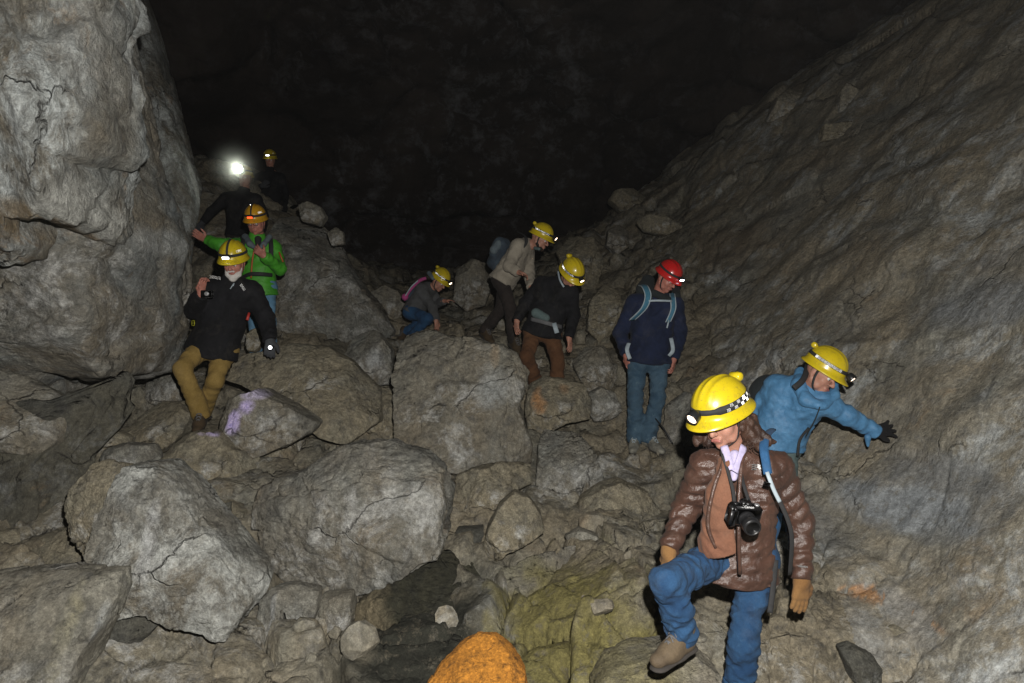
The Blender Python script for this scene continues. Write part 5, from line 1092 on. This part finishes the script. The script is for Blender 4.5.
# --- 6 the crouching caver
Cc = person(dict(D=8.8, s=.92, h=.012, bh=.010, label='crouching caver in grey sweater and jeans climbing down on hands', face=(.65, -.40, -.62), hface=(.66, -.38, -.55), hup=(.25, -.1, 1), tape='side', helk=.95, lips=False,
  J=dict(head=(439, 281, -.06), neck=(431, 288, 0), shA=(421, 290, -.10), shB=(431, 291, .14), elA=(433, 309, -.20), wrA=(436, 320, -.28), elB=(438, 303, .1), wrB=(444, 301, -.05),
    hipA=(411, 312, -.08), hipB=(414, 313, .10), knA=(428, 318, -.30), anA=(412, 336, -.12), knB=(428, 320, .02), anB=(405, 332, .20), toeA=(422, 345, -.25), toeB=(398, 338, .1)),
  handA=dict(d=(.15, -.2, -1), n=(-.5, .5, 0), t=1, curl=.4), handB=dict(d=(1, -.2, .1), n=(0, 0, -1), t=-1, curl=.4),
  trousers='denim_dark', jacket='greyc', jfold=(.020, 6), fold=(.018, 7), boot='boot_dark', collar=.3, skirt=.02, sleeve=1.05))
def crouch_extras(w):
    q = P
    pk = empty('backpack', q(408, 292, 9.0)); tag(pk, 'small pink and grey backpack on the crouching caver', 'backpack')
    S = Solid(.011); S.cone(q(407, 298, 8.85), q(420, 285, 8.92), .05, .04, .03); v, fc = S.build(); obj('pack_bag', v, fc, M['pack'], pk)
    surf_strap('shoulder_strap', pk, [q(404, 300, 8.72), q(410, 290, 8.68), q(419, 281, 8.68), q(426, 278, 8.72)], V(0, 0, 1), .018, 'pink', .01)
    surf_strap('strap_piping', pk, [q(404.5, 297, 8.69), q(411, 287, 8.66), q(418, 280.5, 8.66)], V(0, 0, 1), .007, 'pipe', .006)
    S = Solid(.009); S.ball(q(405, 297, 8.72), .045, .01); v, fc = S.build(); obj('side_pocket', v, fc, M['pink'], pk)
    S = Solid(.009); S.cone(q(429, 273, 8.72), q(433, 278, 8.66), .03, .03, .02); v, fc = S.build(); obj('hood', v, fc, M['pack_grey'], w['root'])
crouch_extras(Cc)

# --- 7 the bearded man in black and tan trousers at the left
Tn = person(dict(D=5.8, h=.010, bh=.008, label='white bearded caver in black jacket and tan trousers leaning back on the rocks', face=(.02, -.86, -.45), hface=(.03, -.86, -.34), hup=(.02, -.2, 1), tape='patch', lamp_mode='wide', lamp='lamp_white', knob=False, helk=1.0,
  J=dict(head=(234, 262, -.06), neck=(232, 279, .03), shA=(212, 290, .02), shB=(252, 291, .05), elA=(193, 310, .0), wrA=(201, 294, -.26), elB=(266, 318, .08), wrB=(270, 340, -.02),
    hipA=(203, 345, .05), hipB=(224, 349, .08), knA=(182, 369, -.20), anA=(201, 414, -.12), knB=(215, 381, -.08), anB=(203, 410, .10), toeA=(194, 430, -.36), toeB=(184, 416, -.05)),
  handA=dict(d=(.15, -.1, 1), n=(.8, -.3, 0), t=-1, curl=.75), handB=dict(d=(.1, -.4, -1), n=(-.3, .8, 0), t=1, curl=.7, glove='glove_grey'),
  trousers='khaki', jacket='black_c', jfold=(.021, 7), fold=(.013, 9), boot='boot_dark', collar=.30, skirt=.065, w=1.1, sleeve=1.22, flare=.075, skin='skin_pink'))
def tan_extras(w):
    root, L, f, r, u, hel = w['root'], w['L'], w['f'], w['r'], w['u'], w['hel']; q = P
    S = Solid(.006)
    S.chain([L(.035, .062, -.045), L(.065, .042, -.085), L(.088, 0, -.110), L(.065, -.042, -.085), L(.035, -.062, -.045)], [.012, .022, .028, .022, .012], .02); S.cone(L(.098, -.024, -.046), L(.098, .024, -.046), .009, .009, .01)
    v, fc = S.build(lambda p, d: d-.0035*noise(p*V(95, 95, 50), 3)); obj('beard', v, fc, M['beard'], root)
    c = q(207, 294, 5.42); cm = empty('compact_camera', c); tag(cm, 'small black camera raised in the right hand of the bearded caver', 'camera')
    obj('housing', *box(c, frame((0, -1, -.1))[::-1] if False else np.eye(3), V(.045, .018, .03), .3), M['black'], cm); obj('lens', *disc_stack(c+V(.01, -.018, 0), (0, -1, 0), [(0, .018), (.02, .017), (.021, .013)], 16), M['silver'], cm)
    for a, b in (((210, 276.5), (221, 278.5)), ((241, 284), (245, 290.5))):
        p0, p1 = surf_at(w['jk'], *a)+V(0, -.010, 0), surf_at(w['jk'], *b)+V(0, -.010, 0)
        dd = p1-p0; up_ = unit(np.cross(dd, V(0, 1, .2)))*.026
        def fn(s_, t_): return p0+dd*s_+up_*(t_-.5), unit(V(0, -1, .12)), dd, up_
        v, fc = corner_tape(fn, 0, 1, 2, 6); v = v; obj('reflective_patch', v, fc, M['retro'], w['jk'], smooth=False)
    surf_strap('drawcord', w['jk'], [q(234, 283, 5.56), q(230, 289, 5.55)], V(1, 0, 0), .0035, 'pipe', .003); surf_strap('drawcord', w['jk'], [q(234, 283, 5.56), q(233, 286, 5.55)], V(1, 0, 0), .0035, 'pipe', .003)
    obj('zip_tag', *box(q(193, 323, 5.62), np.eye(3), V(.012, .006, .022), .4), M['tag_yellow'], w['jk'])
    obj('zip_tag', *tube([q(249, 313, 5.63), q(247, 320, 5.60)], .010, 6), M['tag_red'], w['jk'])
    c = q(272, 347, 5.62); tl = empty('torch', c); tag(tl, 'small black torch with a white light in the gloved hand on the slab', 'torch')
    obj('torch_barrel', *disc_stack(c+V(-.01, .04, 0), (.1, -1, -.05), [(0, .014), (.05, .014), (.055, .019), (.08, .020), (.081, .016)], 16), M['black'], tl); obj('lamp_lens', *disc_stack(c+V(-.01, .04, 0), (.1, -1, -.05), [(.0805, .0155), (.083, .014), (.084, .002)], 14), M['lamp_white'], tl)
    # head straps over the shell
    hf, hr, hu, c0, surf, band = w['hfr']; v = []; fc = []
    for i in range(15):
        ph = R(14)+R(76)*i/14; p = surf(0, ph, .0035)+V(0, 0, .004*math.sin(ph)); v += [p-hr*.009, p+hr*.009]
    fc = [(2*i, 2*i+1, 2*i+3, 2*i+2) for i in range(14)]; fc += [(2*i+30, 2*i+32, 2*i+33, 2*i+31) for i in range(14)]
    v += [a+hu*.002+hf*.002 for a in v[:30]]; fc += [(0, 30, 31, 1)]
    obj('top_strap', v, fc, M['strap'], hel)
tan_extras(Tn)

# --- 8 the man in the green shell behind him
Gn = person(dict(D=7.1, h=.011, bh=.008, label='bespectacled caver in bright green shell with one arm out to the left wall', face=(-.02, -.88, -.42), hface=(.03, -.88, -.34), hup=(0, -.15, 1), tape='patch', lamp_mode='wide', lamp='lamp_red', helmet='red_lit_yellow', knob=False, helk=.97,
  J=dict(head=(256, 222, -.05), neck=(257, 236, .02), shA=(240, 246, .02), shB=(273, 248, .03), elA=(221, 245, .0), wrA=(206, 240, .0), elB=(280, 269, -.05), wrB=(264, 256, -.27),
    hipA=(251, 285, .05), hipB=(266, 287, .05), knA=(256, 322, -.1), anA=(256, 360, 0), knB=(269, 322, -.02), anB=(272, 362, .1), toeA=(254, 368, -.3), toeB=(276, 370, -.2)),
  handA=dict(d=(-1, -.05, .65), n=(-.3, -.8, .2), t=1, curl=.25, spread=.06), handB=dict(d=(-.75, -.2, .7), n=(0, .9, .1), t=-1, curl=.9),
  trousers='denim_pale', jacket='green', jfold=(.021, 7), fold=(.018, 7), boot='boot_dark', collar=.45, skirt=.09, sleeve=1.12, skin='skin_pink'))
def green_extras(w):
    root, L, f, r, u, hel = w['root'], w['L'], w['f'], w['r'], w['u'], w['hel']; q = P
    S = Solid(.008); S.chain([q(245, 237, 7.02), q(250, 244, 6.92), q(257, 249, 6.88)], [.035, .03, .018], .02); S.chain([q(269, 237, 7.02), q(264, 244, 6.92), q(259, 249, 6.88)], [.03, .026, .018], .02); v, fc = S.build(lambda p, d: d-.004*noise(p*20, 2)); obj('hood', v, fc, M['pack_grey'], root)
    S = Solid(.007); S.cone(q(258, 239, 6.98), q(258, 250, 6.88), .035, .018, .02); v, fc = S.build(); obj('scarf', v, fc, M['strap'], root)
    obj('front_zip', *tube([q(254, 250, 6.86), q(252, 262, 6.865), q(251, 278, 6.89)], .007, 6), M['zip'], w['jk']); obj('side_zip', *tube([q(279, 252, 6.95), q(283, 262, 6.95)], .007, 6), M['zip'], w['jk'])
    pk = empty('backpack', q(260, 260, 7.3)); tag(pk, 'dark backpack with waist belt worn by the caver in green', 'backpack')
    S = Solid(.012); S.ell(q(260, 262, 7.33), np.eye(3), V(.15, .12, .22), .02); v, fc = S.build(); obj('pack_bag', v, fc, M['pack'], pk)
    surf_strap('waist_belt', pk, [q(243, 277, 6.98), q(250, 274, 6.86), q(262, 274, 6.86), q(272, 275, 6.96)], V(0, 0, 1), .017, 'strap', .006)
    surf_strap('shoulder_strap', pk, [q(242, 236, 7.06), q(243, 242, 6.93), q(241, 251, 6.90)], V(1, 0, .3), .020, 'strap', .008)
    surf_strap('shoulder_strap', pk, [q(270, 237, 7.06), q(271, 245, 6.94), q(271, 258, 6.91)], V(1, 0, 0), .020, 'strap', .008)
    for s_ in (-1, 1):
        c = L(.100, .031*s_, .004); obj('spectacles', *tube([c+r*.023*math.cos(t)+u*.016*math.sin(t) for t in np.linspace(0, 2*math.pi, 12, endpoint=False)], .0028, 5, closed=True, sub=2), M['glass'], root)
    hf, hr, hu, c0, surf, band = w['hfr']; v = []
    for i in range(15):
        ph = R(14)+R(76)*i/14; p = surf(0, ph, .0035)+V(0, 0, .004*math.sin(ph)); v += [p-hr*.008, p+hr*.008]
    obj('top_strap', v, [(2*i, 2*i+1, 2*i+3, 2*i+2) for i in range(14)], M['strap'], hel)
green_extras(Gn)

# --- 9 the caver with the bright lamp
La = person(dict(D=9.6, h=.013, bh=.011, label='dark clad caver whose headlamp shines brightly, one arm on the left wall', face=(0, -.95, -.2), hface=(0, -.98, -.05), tape=None, lamp='lamp_bright', lampk=2.6, knob=False, helk=.95,
  J=dict(head=(245, 178, 0), neck=(244, 191, .02), shA=(226, 198, 0), shB=(256, 199, .02), elA=(211, 212, -.05), wrA=(203, 222, -.1), elB=(264, 216, 0), wrB=(262, 232, -.1),
    hipA=(234, 232, .05), hipB=(250, 232, .05), knA=(233, 258, -.1), anA=(232, 285, 0), knB=(250, 258, 0), anB=(251, 287, .1), toeA=(231, 291, -.3), toeB=(252, 293, -.2)),
  handA=dict(d=(-.5, -.1, -.6), n=(-.6, .5, .2), t=1, curl=.3, glove='glove_grey'), handB=dict(d=(0, -.3, -1), n=(-.6, .4, 0), t=1, curl=.5),
  trousers='darkp', jacket='black_c', jfold=(.020, 6), fold=(.018, 7), boot='boot_dark', collar=.4, skirt=.04, sleeve=1.05, helmet='yellow'))
lc = La['hfr'][5](0)+La['hfr'][0]*.10
pl = bpy.data.lights.new('headlamp_beam', 'SPOT'); po = bpy.data.objects.new('headlamp_beam', pl); C.objects.link(po); po.location = lc
pl.energy = 4; pl.spot_size = R(120); pl.spot_blend = 1.0; pl.shadow_soft_size = .03; pl.color = (.95, 1, .93); po.rotation_euler = (R(80), 0, R(8+180) if False else R(180))
# --- 10 the farthest caver
Fa = person(dict(D=12.4, h=.014, bh=.012, label='farthest caver at the top left, barely visible but for a small yellow helmet', face=(.15, -.92, -.3), hface=(.1, -.95, -.25), tape='patch', lamp_mode='wide', lamp='lamp_white', knob=False, helk=1.05,
  J=dict(head=(270, 160, 0), neck=(270, 170, .02), shA=(259, 177, 0), shB=(281, 177, .02), elA=(255, 191, -.05), wrA=(262, 186, -.25), elB=(286, 192, 0), wrB=(285, 205, -.1),
    hipA=(265, 204, .05), hipB=(277, 204, .05), knA=(264, 226, -.1), anA=(263, 247, 0), knB=(277, 226, 0), anB=(278, 248, .1), toeA=(262, 252, -.3), toeB=(279, 253, -.2)),
  handA=dict(d=(.5, -.3, .3), n=(0, .8, .3), t=-1, curl=.6, glove='glove_grey'), handB=dict(d=(0, -.3, -1), n=(-.6, .4, 0), t=1, curl=.5, glove='glove_black'),
  trousers='darkp', jacket='black_c', jfold=(.020, 6), fold=(.018, 7), boot='boot_dark', collar=.4, skirt=.04))

# ------------------------------------------------------------------ cave air and added lamp glow
def haze():
    lo, hi = V(-30, -4, -4), V(30, 34, 22); v = [(x, y, z) for z in (lo[2], hi[2]) for y in (lo[1], hi[1]) for x in (lo[0], hi[0])]
    m, t, b = nt('cave_air'); t.nodes.remove(b); pv = t.nodes.new('ShaderNodeVolumePrincipled'); pv.inputs['Density'].default_value = .0002; pv.inputs['Color'].default_value = (.85, .88, .9, 1); pv.inputs['Anisotropy'].default_value = .3
    t.links.new(pv.outputs[0], t.nodes['Material Output'].inputs['Volume'])
    o = obj('haze', v, [(0, 2, 3, 1), (4, 5, 7, 6), (0, 1, 5, 4), (1, 3, 7, 5), (3, 2, 6, 7), (2, 0, 4, 6)], m, loc=(0, 0, 0), smooth=False); tag(o, kind='stuff')
haze()

def glow_mist(c, r):  # added vapour ball that carries the glow round the bright headlamp
    v, fc = ico(4); m, t, b = nt('lamp_glow_mist'); t.nodes.remove(b)
    pv = t.nodes.new('ShaderNodeVolumePrincipled'); pv.inputs['Color'].default_value = (.9, .95, .9, 1); pv.inputs['Anisotropy'].default_value = .2
    tc = N(t, 'ShaderNodeTexCoord').outputs['Object']; ln = t.nodes.new('ShaderNodeVectorMath'); ln.operation = 'LENGTH'; t.links.new(tc, ln.inputs[0])
    k = math_(t, 'SUBTRACT', 1., math_(t, 'DIVIDE', ln.outputs['Value'], r), True); k = math_(t, 'POWER', k, 2.6)
    t.links.new(math_(t, 'MULTIPLY', k, 3.0), pv.inputs['Density']); t.links.new(pv.outputs[0], t.nodes['Material Output'].inputs['Volume'])
    o = obj('glow_mist', np.array(c)+v*r, fc, m, loc=c); tag(o, kind='stuff')
glow_mist(lc, .5)
